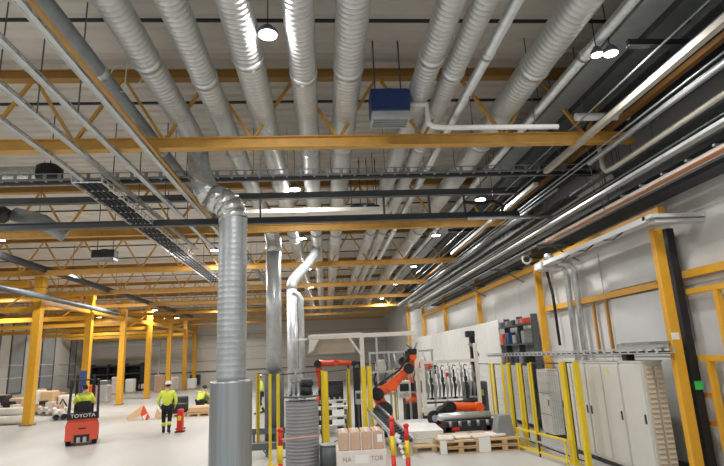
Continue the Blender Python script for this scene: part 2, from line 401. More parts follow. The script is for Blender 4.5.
# ladder style tray across
def ladder(p, q, w, h, step, name, lab, cat, group, m_, perf=True, cable=None):
    p, q = V(p), V(q); d = q-p; L = d.length; d.normalize(); side = d.cross(V((0,0,1))).normalized()
    r = thing(name, tuple(p), lab, cat, group)
    for s in (-1, 1):
        k = MB(); a = p+side*s*w/2; b = q+side*s*w/2; k.bar(a+V((0,0,h/2)), b+V((0,0,h/2)), .012, .02); k.bar(a-V((0,0,h/2)), b-V((0,0,h/2)), .02, .02)
        n = int(L/.28)
        for i in range(n+1): c = a+d*(i*L/n); k.bar(c-V((0,0,h/2)), c+V((0,0,h/2)), .07, .008, up=tuple(side))
        k.build('side_rail', m_, r)
    n = min(int(L/step), 90)
    if w > .2:
        proto = None; k = MB(); c = p+d*.001-V((0,0,h/2)); k.bar(c-side*w/2, c+side*w/2, .04, .015); proto = k.build('rung', m_, r)
        for i in range(1, n+1): o = proto.copy(); col.objects.link(o); o.parent = r; o.location = d*(i*L/n)
    else:
        k = MB()
        k.bar(p-V((0,0,h/2)), q-V((0,0,h/2)), w*.9, .004); k.build('perforated_base', m_, r)
    if cable:
        c = MB()
        for i in range(cable):
            o = side*(w*(-.4+.8*(i+.5)/cable)); c.sweep([p+o-V((0,0,h*.42)), (p+q)/2+o-V((0,0,h*.43)), q+o-V((0,0,h*.42))], w*.36/(cable+1), 6)
        c.build('cables', M['dark'], r)
    return r
ladder((-9.5, 10.5, 6.13), (6.1, 10.5, 6.13), .3, .13, .28, 'cable_ladder', 'grey perforated cable ladder crossing above the thick riser', 'cable tray', 'cable trays', M['galvd'], cable=1)
ladder((-4.22, 9.3, 5.68), (-4.55, 22.5, 5.75), .52, .10, .5, 'cable_ladder', 'wide cable ladder loaded with cables running away at the left', 'cable tray', 'cable trays', M['galv'], cable=4)
GT = 'narrow overhead cable trays on the left'
for x, z, ya, yb, lab in ((-2.99, 6.0, 1.0, 17.0, 'white perforated tray beside the yellow rail'), (-3.55, 6.0, 1.0, 17, 'narrow tray left of the yellow rail'), (-4.12, 6.0, 2, 17, 'narrow tray second left of the yellow rail'), (-4.70, 6.0, 2, 17, 'narrow outermost left tray above the cable ladder')):
    ladder((x, ya, z), (x, yb, z), .08, .05, .3, 'wire_tray', lab, 'cable tray', GT, M['galv'])
b = MB(); b.bar((-2.88, 1.0, 6.0), (-2.88, 17, 6.0), .05, .05); tag(b.build('hanging_rail', M['amber2']), 'thin yellow rail running away beside the white perforated tray', 'rail')
# threaded drop rods for the left trays
for i, (x, y) in enumerate([(a, b) for b in (7.2, 11.4, 15.5) for a in (-4.70, -4.12, -3.55)]):
    o = MB().sweep([(x+.08, y, 5.96), (x+.08, y, 7.78)], .012, 6).build('hanger_rod', M['steel'])
    tag(o, 'thin threaded rod hanging %s, %s' % (['from the near roof', 'above the cable ladder', 'behind the near truss'][i//3], ['outermost left', 'middle of three', 'nearest the yellow rail'][i % 3]), 'hanger rod', 'hanger rods of the left trays')
# cream flat duct between the beams
tag(MB().box((-.1, 13.4, 6.12), (3.7, .4, .12), ch=.02).build('flat_duct', M['cream']), 'cream flat rectangular duct lying between the dark crossing beams', 'duct')

# ------------------------------------------------------------------ left overhead pieces
fd = thing('foil_duct', (-8, 11, 6.3), 'crumpled silver flexible duct at left ending in a black drum', 'duct')
pts = []; rad = []; x = -9.2
while x < -6.0: pts += [(x, 11, 6.45), (x+.03, 11, 6.45)]; rad += [.15, .165]; x += .06
MB().sweep(pts, rad, 20).build('hose', M['foil'], fd)
d = thing('black_drum_diffuser', (-5.78, 11, 6.3), 'round black air diffuser at the end of the silver foil duct', 'diffuser')
m = MB(); m.sweep([(-5.78, 11, 6.3), (-5.78, 11, 6.33), (-5.78, 11, 6.58), (-5.78, 11, 6.62)], [.22, .26, .26, .2], 28); m.build('drum', M['black'], d)
m = MB(); m.sweep([(-5.78, 11, 6.28), (-5.78, 11, 6.3)], [.10, .18], 24); m.build('outlet', M['dark'], d)
MB().sweep([(-5.78, 11, 6.62), (-5.78, 11, 7.78)], .015, 6).build('hanger', M['steel'], d)
tag(MB().sweep([(-11.0, 5, 6.3), (-11.3, 46, 6.3)], .13, 14).build('overhead_pipe', M['dark']), 'long dark round pipe running away over the left hall', 'pipe')
tag(MB().sweep([(-12.75, 12.7, 5.66), (-12.85, 24.9, 5.66), (-12.95, 34, 5.62)], .13, 18).build('overhead_pipe', M['steel']), 'long silver round pipe crossing the nearest left column', 'pipe')
dd = MB(); dd.sweep([(-7.9, 13.6, 6.3), (-7.2, 13.6, 6.1), (-6.7, 13.8, 5.75)], [.2, .2, .17], 16); tag(dd.build('branch_duct', M['galvd']), 'short slanting grey branch duct between the left crossing beams', 'duct')
dd = MB(); dd.sweep([(-9.6, 13.4, 6.9), (-8.6, 13.4, 6.6), (-8.0, 13.4, 6.2)], .2, 16); tag(dd.build('branch_duct', M['dark']), 'dark slanting branch duct at left edge above the beams', 'duct')

lp = MB(); lp.sweep([V((-3.02, 7.7, 6.78))+V((math.cos(a)*.24, .06*math.sin(2*a), math.sin(a)*.22)) for a in [-.6+5.2*i/24 for i in range(25)]]+[(-3.0, 7.7, 7.78)], .010, 6); tag(lp.build('hanging_cable', M['white']), 'thin white cable hanging in a loop beside the leftmost big duct', 'cable')
for i, (x, z, lb) in enumerate(((5.22, 5.95, 'thin grey conduit just above the silver right edge pipe'), (5.28, 5.9, 'second thin grey conduit above the silver right edge pipe'), (5.62, 5.42, 'thin grey conduit left of the double railed tray'), (4.68, 6.3, 'thin conduit left of the cream trunking'), (4.98, 6.25, 'thin conduit right of the cream trunking'))):
    o = MB().sweep([(x, .3, z), (x, 15, z), (x, 30, z)], .016, 8).build('conduit', M['galvd']); tag(o, lb, 'conduit', 'thin conduits at upper right')
# ------------------------------------------------------------------ unit heaters
def heater(x, y, z, w, d, h, lab, body):
    r = thing('unit_heater', (x, y, z), lab, 'heater', 'ceiling unit heaters')
    m = MB(); m.box((x, y, z+h*.62), (w, d, h*.76), ch=.02); m.build('housing', body, r)
    m = MB(); m.box((x, y, z+h*.12), (w*.9, d*.9, h*.06)); 
    for i in range(5): m.box((x, y-d*.4+i*d*.2, z+h*.06), (w*.88, .02, h*.14))
    for s in (-1, 1): m.box((x+s*w*.46, y, z+h*.12), (.02, d*.92, h*.24)); m.box((x, y+s*d*.46, z+h*.12), (w*.92, .02, h*.24))
    m.build('louvre', M['alu'], r)
    m = MB(); m.sweep([(x, y, z+h), (x, y, z+h+.03)], min(w, d)*.36, 20); m.build('fan_guard', M['dark'], r)
    for s in (-1, 1):
        m = MB(); m.sweep([(x+s*w*.34, y, z+h), (x+s*w*.34, y, 7.78)], .014, 6); m.build('hanger', M['steel'], r)
    return r
heater(1.2, 8.2, 6.2, .66, .42, .55, 'blue box heater hanging under the roof right of centre', M['blue'])
heater(-6.98, 17.0, 5.68, .72, .4, .34, 'dark box heater with white louvre hanging over the left hall', M['dark'])
heater(.95, 13.9, 6.12, .36, .4, .26, 'small blue heater box left of a pair, seen between crossing beams', M['blue'])
heater(1.40, 13.9, 6.12, .36, .4, .26, 'small blue heater box right of a pair, seen between crossing beams', M['blue'])
wp = MB(); wp.sweep([(1.55, 8.1, 6.48), (1.84, 8.1, 6.49), (1.84, 8.1, 6.2), (1.84, 8.1, 6.14), (1.92, 8.1, 6.08), (2.1, 8.1, 6.06), (4.1, 8.1, 6.05)], .045, 12)
tag(wp.build('white_pipe', M['white']), 'white pipe stepping down from the blue heater then running right', 'pipe')
tag(MB().sweep([(4.6, 8.4, 6.37), (6.15, 8.4, 6.37)], .07, 14).build('white_pipe', M['white']), 'short fat white pipe crossing between trays at upper right', 'pipe')

# ------------------------------------------------------------------ right overhead services, running away
GR = 'long service runs along the right side'
def hang(o, x, z, ys, top=7.79):
    for y_ in ys: MB().sweep([(x, y_, z), (x, y_, top)], .009, 5).build('hanger_rod', M['steel'], o)
    return o
def run(name, shape, x, z, ya, yb, a, b, m_, lab, cat):
    m = MB()
    if shape == 'box': m.bar((x, ya, z), (x, yb, z), a, b)
    elif shape == 'u':
        m.bar((x, ya, z-b/2), (x, yb, z-b/2), a, .01); m.bar((x-a/2, ya, z), (x-a/2, yb, z), .01, b); m.bar((x+a/2, ya, z), (x+a/2, yb, z), .01, b)
    else: m.sweep([(x, ya, z), (x, (ya+yb)/2, z), (x, yb, z)], a, 14)
    o = m.build(name, m_); tag(o, lab, cat, GR); hang(o, x, z, [y_ for y_ in (3.4, 9.6, 15.9, 22.2) if ya < y_ < yb]); return o
run('flat_duct', 'box', 4.52, 6.85, .3, 44, .42, .22, M['galvd'], 'broad flat grey duct right of the twin lamp', 'duct')
run('flat_duct', 'box', 5.05, 6.85, .3, 44, .34, .18, M['steel'], 'second flat grey duct from the twin lamp', 'duct')
run('cable_tray', 'u', 5.48, 6.75, .3, 40, .3, .1, M['galvd'], 'grey tray left of the uppermost orange rail', 'cable tray')
run('white_trunking', 'box', 4.80, 6.02, .3, 10.3, .10, .09, M['trunk'], 'long cream cable trunking at upper right, brightest strip there', 'trunking')
run('white_trunking', 'box', 4.82, 5.95, 10.9, 19.0, .10, .08, M['trunk'], 'cream trunking continuing beyond the crossing cable ladder', 'trunking')
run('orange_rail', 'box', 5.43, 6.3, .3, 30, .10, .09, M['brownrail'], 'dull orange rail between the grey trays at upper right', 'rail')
run('service_pipe', 'r', 5.06, 5.7, .3, 9.0, .04, 0, M['galvd'], 'silver pipe below the orange rail at right edge', 'pipe')
pp = MB(); pp.sweep([(5.28, .3, 5.5), (5.34, 8.7, 5.5), (5.34, 8.95, 5.53), (5.33, 9.02, 5.62), (5.33, 9.05, 6.2)], .045, 12); tag(pp.build('service_pipe', M['trunk']), 'white pipe that ends in an upward bend at right', 'pipe', GR)
run('service_pipe', 'r', 5.75, 5.6, 9.5, 34, .05, 0, M['trunk'], 'long pale pipe running away beneath the crossing ladder', 'pipe')
run('service_pipe', 'r', 5.35, 5.85, 11, 36, .03, 0, M['galvd'], 'thin silver pipe above the long pale pipe', 'pipe')
run('service_pipe', 'r', 5.72, 6.05, 14, 44, .13, 0, M['galvd'], 'shiny round duct catching light beyond the second truss', 'duct')
run('cable_tray', 'u', 5.42, 5.2, .3, 30, .12, .05, M['galv'], 'thin double railed tray above the copper pipes', 'cable tray')
run('cable_tray', 'u', 6.05, 5.75, .3, 34, .5, .12, M['steel'], 'wide dark tray close to the right wall', 'cable tray')
run('cable_tray', 'u', 6.0, 5.25, .3, 34, .34, .10, M['dark'], 'lower dark tray close to the right wall', 'cable tray')
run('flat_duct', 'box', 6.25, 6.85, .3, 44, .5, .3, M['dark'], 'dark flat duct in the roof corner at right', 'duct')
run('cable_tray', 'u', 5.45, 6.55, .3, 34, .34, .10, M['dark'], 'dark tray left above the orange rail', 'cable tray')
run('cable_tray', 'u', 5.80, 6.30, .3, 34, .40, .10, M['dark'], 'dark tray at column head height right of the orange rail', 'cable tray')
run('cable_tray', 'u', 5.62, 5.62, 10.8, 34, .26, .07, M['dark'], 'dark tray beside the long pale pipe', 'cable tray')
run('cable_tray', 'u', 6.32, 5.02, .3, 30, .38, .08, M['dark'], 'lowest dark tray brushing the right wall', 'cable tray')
run('service_pipe', 'r', 5.9, 5.12, .3, 32, .03, 0, M['galvd'], 'thin silver pipe between the two lowest dark trays', 'pipe')
run('cable_tray', 'u', 5.68, 4.98, .3, 12.5, .20, .05, M['white'], 'pale tray carrying copper pipes along the right wall', 'cable tray')
for i in range(3): run('copper_pipe', 'r', 5.56+.05*i, 4.93, .3, 12.5, .016, 0, M['copper'], ['leftmost', 'middle', 'rightmost'][i]+' of three copper pipes along the right wall', 'pipe')
cl = MB()
for i in range(14): cl.box((5.68, 1.2+i*.6, 5.05), (.2, .05, .03))
tag(cl.build('pipe_clamps', M['galv2']), 'row of small clamps holding the copper pipes', 'pipe clamp', kind='stuff')
for i, (y, xa, xb, z) in enumerate(((6.2, 4.3, 6.55, 6.42), (11.6, 4.3, 6.55, 6.42), (17.2, 4.3, 6.55, 6.42), (23.5, 4.3, 6.55, 6.42))):
    m = MB(); m.box(((xa+xb)/2, y, z), (xb-xa, .06, .10)); m.box(((xa+xb)/2, y, z-.05), (xb-xa, .12, .012))
    tag(m.build('support_bracket', M['dark']), NTH[i]+' dark bracket carrying the right hand service trays', 'bracket', 'tray support brackets')
for i, y in enumerate((12.9, 16.8, 21)):
    r = thing('wall_bracket', (6.6, y, 5.1), NTH[i]+' small bracket under the trays on the right wall', 'bracket', 'wall tray brackets')
    MB().bar((5.5, y, 4.93), (6.6, y, 4.93), .05, .05).build('arm', M['steel'], r); MB().bar((5.9, y, 4.93), (6.58, y, 4.5), .03, .03).build('stay', M['steel'], r)
# white horizontal boom pipe near 2nd truss
tag(MB().sweep([(3.6, 12.3, 5.55), (5.8, 12.3, 5.55)], .045, 10).build('white_pipe', M['alu']), 'straight silver pipe crossing right below the crossing beams', 'pipe')
hose = MB(); hose.sweep([(3.5, 12.2, 5.95), (3.9, 12.2, 5.9), (4.25, 12.2, 5.95), (4.5, 12.2, 5.8), (4.4, 12.2, 5.6)], .04, 10); tag(hose.build('black_hose', M['black']), 'black looped hose at the end of the dark beams', 'hose')

# wall duct (white boxed) on the right wall head with two drops
wd = thing('wall_duct', (5.75, 10, 4.3), 'white boxed cable duct along the right wall beside nearest column', 'duct')
m = MB(); m.bar((5.72, 8.45, 4.45), (5.72, 13.0, 4.45), .24, .10); m.build('channel', M['panel'], wd)
m = MB(); m.bar((5.60, 8.4, 4.47), (6.6, 8.4, 4.47), .26, .06); m.bar((5.7, 8.42, 4.39), (6.6, 8.42, 4.39), .2, .06); m.build('branch', M['panel'], wd)
m = MB(); m.box((5.85, 13.1, 4.42), (.6, .5, .22), ch=.03); m.sweep([(5.75, 12.8, 4.55), (5.75, 12.8, 4.68)], .12, 16); m.build('junction_box', M['galv2'], wd)
for i in range(3): MB().sweep([(5.62, 9.2+i*1.1, 4.40), (5.6, 9.5+i*1.1, 4.33), (5.62, 9.9+i*1.1, 4.40)], .015, 6).build('cable', M['black'], wd)
for i, y in enumerate((12.9, 13.35)):
    o = MB().sweep([(6.42, y, 0), (6.42, y, 4.3), (6.3, y, 4.42), (6.0, y, 4.44)], .075, 14).build('drop_pipe', M['galv2'])
    tag(o, ['nearer', 'farther'][i]+' of two silver vertical pipes dropping from the white wall duct', 'pipe', 'silver drop pipes')
rr = MB(); rr.sweep([V((6.05, 15.0, 4.95))+V((math.cos(a)*.13, 0, math.sin(a)*.13)) for a in [2*PI*i/16 for i in range(17)]], .035, 8, False)
tag(rr.build('white_ring', M['white']), 'white ring hanging above the second right column', 'ring')
hh = MB(); hh.sweep([(5.9, 14.4, 4.7), (6.15, 14.4, 4.75), (6.35, 14.4, 4.5), (6.4, 14.3, 3.8), (6.42, 14.3, 2.4)], .04, 8); tag(hh.build('black_hose', M['black']), 'black cable bending down the right wall by second column', 'hose')

# wall rails, frames beside the near column
bp = thing('black_post', (6.27, 8.88, 0), 'black vertical post between the yellow column and white wall', 'post')
MB().box((6.27, 8.88, 2.18), (.14, .14, 4.36)).build('shaft', M['black'], bp)
MB().box((6.27, 8.80, 1.62), (.13, .04, .14)).build('green_tag', M['green'], bp)
tag(MB().box((6.5, 5.1, 3.52), (.12, 9.2, .13)).build('wall_rail', M['amber']), 'yellow wall rail right of the nearest right column', 'rail', 'yellow wall rails')
tag(MB().box((6.5, 12.1, 3.45), (.12, 5.9, .13)).build('wall_rail', M['amber']), 'yellow wall rail between the first two right columns', 'rail', 'yellow wall rails')
tag(MB().bar((6.45, 15.35, 4.75), (6.45, 34, 4.75), .14, .16).build('wall_rail', M['amber']), 'long yellow wall rail running away from the second right column', 'rail', 'yellow wall rails')
tag(MB().bar((6.3, 8.98, 4.75), (6.3, 15.0, 4.75), .14, .14).build('wall_rail', M['amber']), 'yellow rail behind the white wall duct', 'rail', 'yellow wall rails')
gf = thing('gate_frame', (6.35, 7.4, 0), 'yellow tube frame standing at right edge in front of wall', 'frame')
for k in (('top_rail', (6.42, 9.3, 3.2), (6.42, 4.5, 3.2)), ('middle_rail', (6.42, 9.2, 2.06), (6.42, 4.5, 2.06))): MB().bar(k[1], k[2], .09, .09).build(k[0], M['amber'], gf)
for y, za, zb in ((8.62, 0, 2.02), (8.15, 2.1, 3.16), (9.15, 0, 3.16)): MB().bar((6.42, y, za), (6.42, y, zb), .09, .09).build('upright', M['amber'], gf)
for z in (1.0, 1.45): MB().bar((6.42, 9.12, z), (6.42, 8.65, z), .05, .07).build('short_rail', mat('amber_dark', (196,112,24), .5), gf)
for i, y in enumerate((8.3, 8.05, 7.8)):
    tag(MB().sweep([(6.53, y, 0), (6.5, y, 2.0)], .06, 12).build('drop_pipe', M['galv2']), ['left', 'middle', 'right'][i]+' silver pipe low on the wall at right edge', 'pipe', 'silver pipes at right edge')

# big grey panels leaning on the wall between columns
for i, (y, w, z0, z1, mm) in enumerate(((10.35, 2.5, 2.35, 3.36, 'panel'), (10.35, 2.5, 3.54, 4.3, 'panel'))):
    tag(MB().box((6.54, y, (z0+z1)/2), (.05, w, z1-z0), ch=.01).build('wall_panel', M[mm]), ['lower', 'upper'][i]+' large grey wall panel left of the nearest right column', 'panel', 'grey wall panels')
for i, y in enumerate((11.75, 12.35)):
    tag(MB().box((6.5, y, 2.75), (.06, .07, 1.2)).build('wall_stile', mat('amber_brown%d' % i, (176,128,60), .5)), ['right', 'left'][i]+' of two thin ochre uprights on the right wall', 'upright', 'ochre wall uprights')
# window strip / shelving behind fence at (505-535, 320-365)
wr = thing('storage_rack', (6.3, 17.2, 0), 'dark storage rack with cluttered shelves by the second right column', 'rack')
for y in (15.9, 17.15, 18.4): MB().box((6.42, y, 1.75), (.2, .05, 3.3)).build('upright', M['steel'], wr)
for z in (1.9, 2.5, 3.1): MB().box((6.3, 17.15, z), (.4, 2.5, .04)).build('shelf', M['steel'], wr)
tag(MB().box((6.12, 17.15, 1.0), (.04, 2.5, 1.7)).build('rack_panel', M['panel']), 'grey panel at the foot of the storage rack shelves', 'panel')
cs = [M['black'], M['galvd'], M['fork'], M['steel'], M['bluecloth'], M['drumm']]
for i in range(18):
    sh = i//6; z = (1.925, 2.525, 3.125)[sh]; y = 16.08+(i % 6)*.4; h = .2+.18*random.random()
    if sh == 2: h = .15
    if 16.98 < y < 17.3: y += .25
    o = MB().box((6.2, y, z+h/2), (.26, .26, h), ch=.01).build('storage_bin', cs[(i*5+sh) % 6])
    tag(o, 'small %s bin on the %s rack shelf, %s from the right' % (['black', 'silver', 'red', 'dark grey', 'blue', 'pale grey'][(i*5+sh) % 6], ['lower', 'middle', 'top'][sh], ['first', 'second', 'third', 'fourth', 'fifth', 'sixth'][i % 6]), 'bin', 'bins on the storage rack')
# white tall panels beyond rack
for i, y in enumerate([19.1+1.3*q for q in range(14)]):
    tag(MB().box((6.15, y, 1.7), (.07, 1.27, 3.38), ch=.02).build('wall_panel', M['white']), NTH2[i]+' tall white panel counting leftwards from the storage rack', 'panel', 'tall white panels')

# cabinets
def cabinet(y0, y1, x0, x1, h, lab, doors, bodym=None):
    r = thing('control_cabinet', (x0, (y0+y1)/2, 0), lab, 'cabinet', 'grey control cabinets')
    MB().box(((x0+x1)/2, (y0+y1)/2, h/2+.05), (x1-x0, y1-y0-.02, h-.1), ch=.01).build('body', bodym or M['cabinet'], r)
    MB().box(((x0+x1)/2+.02, (y0+y1)/2, .05), (x1-x0-.05, y1-y0-.04, .1)).build('plinth', M['dark'], r)
    w = (y1-y0)/doors
    for i in range(doors):
        yc = y0+w*(i+.5)
        d = MB().box((x0-.012, yc, h/2+.06), (.022, w-.05, h-.2), ch=.006).build('door', M['cabinet'], r)
        MB().box((x0-.032, yc+(w*.38 if i % 2 else -w*.38), h*.52), (.02, .03, .16)).build('handle', M['dark'], d)
    MB().box(((x0+x1)/2, (y0+y1)/2, h+.01), (x1-x0+.03, y1-y0, .03)).build('top_cover', M['cabinet'], r)
    return r
c0 = cabinet(9.25, 10.0, 5.6, 5.98, 2.02, 'nearest grey cabinet with beige louvred end facing the camera', 1)
lv = MB()
for cxx in (5.70, 5.88):
    lv.box((cxx, 9.235, 1.04), (.15, .02, 1.86))
    for i in range(22): lv.prism([(9.225, .16+i*.083), (9.205, .17+i*.083), (9.225, .21+i*.083)], 'x', cxx-.06, cxx+.06)
lv.build('louvred_end', M['louver'], c0)
c1 = cabinet(10.02, 11.35, 5.6, 6.1, 2.0, 'middle grey cabinet with yellow warning mark, two doors', 2)
MB().prism([(10.36, 1.78), (10.46, 1.78), (10.41, 1.88)], 'x', 5.568, 5.574).build('warning_mark', M['warn'], c1)
c2 = cabinet(11.37, 12.7, 5.6, 6.1, 2.0, 'grey two door cabinet behind the near fence posts', 2)
c3 = cabinet(14.25, 15.0, 5.95, 6.25, 1.75, 'pale narrow cabinet standing behind the mesh fence', 1, M['white'])
for i, z in enumerate((.6, 1.15)): MB().box((5.93, 14.62, z), (.01, .7, .015)).build('drawer_gap', M['steel'], c3)
tr = ladder((5.75, 8.75, 2.22), (5.75, 18.5, 2.2), .3, .08, .3, 'cable_ladder', 'low cable ladder running above the grey cabinets', 'cable tray', 'cable trays', M['galv'], cable=3)
k = MB(); k.box((5.75, 9.9, 2.12), (.16, .16, .16)); tag(k.build('cable_gland', M['black']), 'black block between cabinet top and low cable ladder', 'cable gland')
tag(MB().box((5.8, 9.3, 2.35), (.5, .9, .05)).build('tray_cover', M['galvd']), 'flat grey cover plate on the low cable ladder', 'cover plate')

# ------------------------------------------------------------------ mesh fences
fgrp = 'yellow post mesh fence panels'
def fence(p, q, h, lab, thick=.06, endpost=True, mesh=True, bottom=.12):
    p, q = V((p[0], p[1], 0)), V((q[0], q[1], 0)); d = (q-p); L = d.length; d.normalize()
    r = thing('mesh_fence', tuple(p), lab, 'fence', fgrp)
    for i, c in enumerate((p, q) if endpost else (p,)):
        m = MB(); m.bar(c, c+V((0,0,h)), thick, thick, tuple(d)); m.box((c.x, c.y, .01), (.16, .16, .02)); m.build('post', M['yel'], r)
    if mesh:
        m = MB(); a, b = p+d*thick, q-d*thick; Z = V((0,0,1))
        for z in (bottom, h-.02): m.bar(a+Z*z, b+Z*z, .02, .025)
        for c in (a, b): m.bar(c+Z*bottom, c+Z*(h-.02), .02, .02)
        m.build('panel_frame', M['dark'], r)
        m = MB(); n = max(2, int((b-a).length/.11))
        for i in range(1, n): c = a.lerp(b, i/n); m.bar(c+Z*bottom, c+Z*(h-.02), .002, .002)
        for i in range(1, int(h/.18)): z = bottom+i*.18; m.bar(a+Z*z, b+Z*z, .002, .002) if z < h else None
        m.build('wire_mesh', M['steel'], r)
    return r
fence((5.1, 10.75), (5.05, 11.2), 2.05, 'short mesh fence panel nearest the camera on the right, between thick yellow posts', .10)
fence((5.05, 11.35), (5.0, 12.9), 2.03, 'second mesh fence panel from the camera on the right', .05)
fence((5.0, 13.05), (4.98, 13.55), 2.0, 'third mesh fence panel on the right beside the pallets', .06)
fence((4.98, 13.7), (4.95, 14.4), 2.0, 'fourth mesh fence panel on the right with its thickest post beside the pallets', .11)
fence((4.93, 14.9), (4.9, 15.6), 1.98, 'fifth mesh fence panel on the right', .06)
fence((4.85, 15.75), (4.8, 17.1), 1.98, 'farthest mesh fence panel on the right', .05)
fence((-2.32, 18.5), (-2.1, 16.9), 1.98, 'mesh fence panel beside the thick foreground riser with gold posts', .11)
fence((-2.0, 16.0), (-1.34, 13.0), 2.03, 'mesh fence panel between the thick riser and the slim riser', .06)
fence((-1.16, 13.1), (-.12, 14.3), 2.03, 'mesh fence panel just behind the wide ribbed cylinder', .06)
fence((-.02, 14.6), (.66, 16.6), 2.0, 'mesh fence panel with machinery behind, left of the bright twin posts', .09)
fence((1.08, 15.9), (1.26, 15.95), 2.05, 'bright pair of yellow posts left of the orange robot', .11, mesh=False)
fence((2.35, 18.8), (3.2, 18.8), 1.9, 'mesh fence panel behind the orange robot', .07)
# low yellow barrier
lb = thing('low_barrier', (5.0, 12, 0), 'low yellow and grey guard rail in front of the near fence', 'barrier')
for z, mm in ((.50, 'yel'), (.10, 'yel')): MB().bar((4.55, 13.1, z), (4.85, 11.0, z), .035, .04).build('rail', M[mm], lb)
for a in (0, .45, .95): MB().bar((4.55+.3*a, 13.1-2.1*a, 0), (4.55+.3*a, 13.1-2.1*a, .52), .035, .035).build('upright', M['yel'] if a != .45 else M['dark'], lb)
MB().bar((4.57, 12.9, .32), (4.83, 11.1, .32), .025, .035).build('grey_rail', M['galv'], lb)
# low grey kerb rails left of ribbed cylinder
for i, (y, z) in enumerate(((16.6, .32), (14.2, .25))):
    r = thing('guard_rail', (-1.6, y, 0), ['far', 'near'][i]+' low dark guard rail between the risers', 'guard rail', 'low dark guard rails')
    MB().box((-1.55, y, z), (1.5, .08, .16)).build('rail', M['steel'], r)
    for x in (-2.2, -1.55, -.9): MB().box((x, y+.07, z/2+.02), (.07, .06, z+.04)).build('foot', M['steel'], r)

# ------------------------------------------------------------------ robots
def robot(base, joints, rads, lab, m_, tool=True, ped=.3):
    bx, by = base; r = thing('industrial_robot', (bx, by, 0), lab, 'robot', 'orange industrial robots')
    m = MB(); m.box((bx, by, ped/2), (.62, .62, ped), ch=.03); m.build('pedestal', M['dark'], r)
    m = MB(); m.sweep([(bx, by, ped), (bx, by, ped+.10), (bx, by, ped+.28)], [.30, .27, .22], 22); m.build('turntable', m_, r)
    J = [V(j) for j in joints]
    for i in range(len(J)-1):
        a, b = J[i], J[i+1]; ra, rb = rads[i], rads[i+1]
        m = MB(); m.sweep([a, a.lerp(b, .08), a.lerp(b, .5), a.lerp(b, .92), b], [ra*.9, ra, (ra+rb)*.45, rb, rb*.9], 14, squash=.75); m.build(['lower_arm', 'upper_arm', 'forearm', 'wrist'][min(i, 3)], m_, r)
        m = MB(); m.sweep([b+V((0,-rb*1.25,0)), b+V((0,rb*1.25,0))], rb*1.1, 18); m.build('joint_housing', M['black'] if i % 2 == 0 else m_, r)
    m = MB(); m.sweep([J[0]+V((0,-.28,0)), J[0]+V((0,.28,0))], rads[0]*1.25, 18); m.build('motor', M['black'], r)
    if tool:
        e = J[-1]; m = MB(); m.box((e.x, e.y, e.z+.02), (.5, .1, .08)); 
        for s in (-1, 0, 1): m.sweep([(e.x+s*.2, e.y, e.z), (e.x+s*.2, e.y, e.z-.22)], .03, 8); m.sweep([(e.x+s*.2, e.y, e.z-.26), (e.x+s*.2, e.y, e.z-.2)], [.06, .03], 10)
        m.build('gripper', M['black'], r)
    return r
robot((1.75, 16.6), [(1.70, 16.6, .75), (1.52, 16.55, 1.22), (1.98, 16.5, 1.45), (2.5, 16.4, 1.92), (2.64, 16.3, 2.28)], [.20, .17, .15, .14, .10], 'orange robot reaching up right inside the white frame', M['orange'], False)
rb_ = robot((-.15, 19.4), [(-.15, 19.4, 1.2), (-.3, 19.3, 2.16), (.35, 19.2, 2.17), (.98, 19.2, 2.12)], [.13, .12, .10, .08], 'red orange robot behind the ribbed cylinder with level forearm', mat('robot_red_orange', (214,72,34), .4, 0, .05, 5), True, .8)
robot((3.3, 15.9), [(3.4, 15.8, .62), (3.5, 15.6, .82), (4.35, 15.6, .78)], [.18, .15, .12], 'low orange robot crouching behind the grey beam and pallets', M['orange'], False, .2)
robot((3.2, 20.4), [(3.2, 20.4, 1.1), (2.9, 20.3, 2.1), (3.9, 20.2, 1.85)], [.16, .15, .11], 'orange robot farther back inside the gripper frame', M['orange'], True, .6)
# black equipment on near robot
hp = MB(); hp.sweep([(1.55, 16.28, 1.1), (1.4, 16.22, 1.4), (1.7, 16.22, 1.62), (2.2, 16.2, 1.9), (2.42, 16.1, 2.2), (2.5, 16.1, 2.4)], .03, 8)
tag(hp.build('robot_cable', M['black']), 'black cable bundle draped along the reaching orange robot', 'cable')
gb = thing('gripper_head', (2.62, 16.3, 2.3), 'black gripper head at the top of the reaching robot', 'gripper')
m = MB(); m.box((2.62, 16.25, 2.42), (.28, .2, .18), ch=.02); m.box((2.46, 16.2, 2.28), (.12, .1, .34)); m.build('body', M['black'], gb)
m = MB(); m.sweep([(2.6, 16.2, 2.52), (2.45, 16.2, 2.66)], .04, 8); m.sweep([(2.7, 16.2, 2.5), (2.78, 16.2, 2.68)], .03, 8); m.build('fingers', M['galvd'], gb)

# white frames
wf = thing('gantry_frame', (2.0, 17, 0), 'tall white square tube gantry frame around the orange robot', 'frame', 'white machine frames')
for x in (1.15, 2.88): MB().box((x, 17, 1.5), (.13, .13, 3.0), ch=.01).build('upright', M['cream'], wf)
MB().box((1.2, 17, 3.0), (3.5, .14, .13), ch=.01).build('top_beam', M['cream'], wf)
MB().bar((.75, 16.93, 2.95), (1.15, 16.93, 2.35), .06, .08, (0,1,0)).build('diagonal_brace', M['cream'], wf)
MB().box((1.62, 17.0, 1.5), (.06, .06, 3.0)).build('thin_upright', M['alu'], wf)
MB().box((2.0, 17.0, 1.85), (1.7, .05, .05)).build('cross_rail', M['alu'], wf)
hd = thing('extraction_hood', (.3, 18.6, 2.6), 'cream hood with slanted sides above the red orange robot', 'hood')
MB().prism([(-.6, 2.52), (-.52, 3.15), (1.25, 3.15), (1.25, 3.0), (-.22, 3.0), (-.42, 2.62)], 'y', 18.2, 18.9).build('canopy', M['cream'], hd)
MB().box((.35, 18.9, 2.75), (1.3, .04, .5)).build('curtain', mat('curtain_beige', (196,184,166), .7, 0, .05, 4), hd)
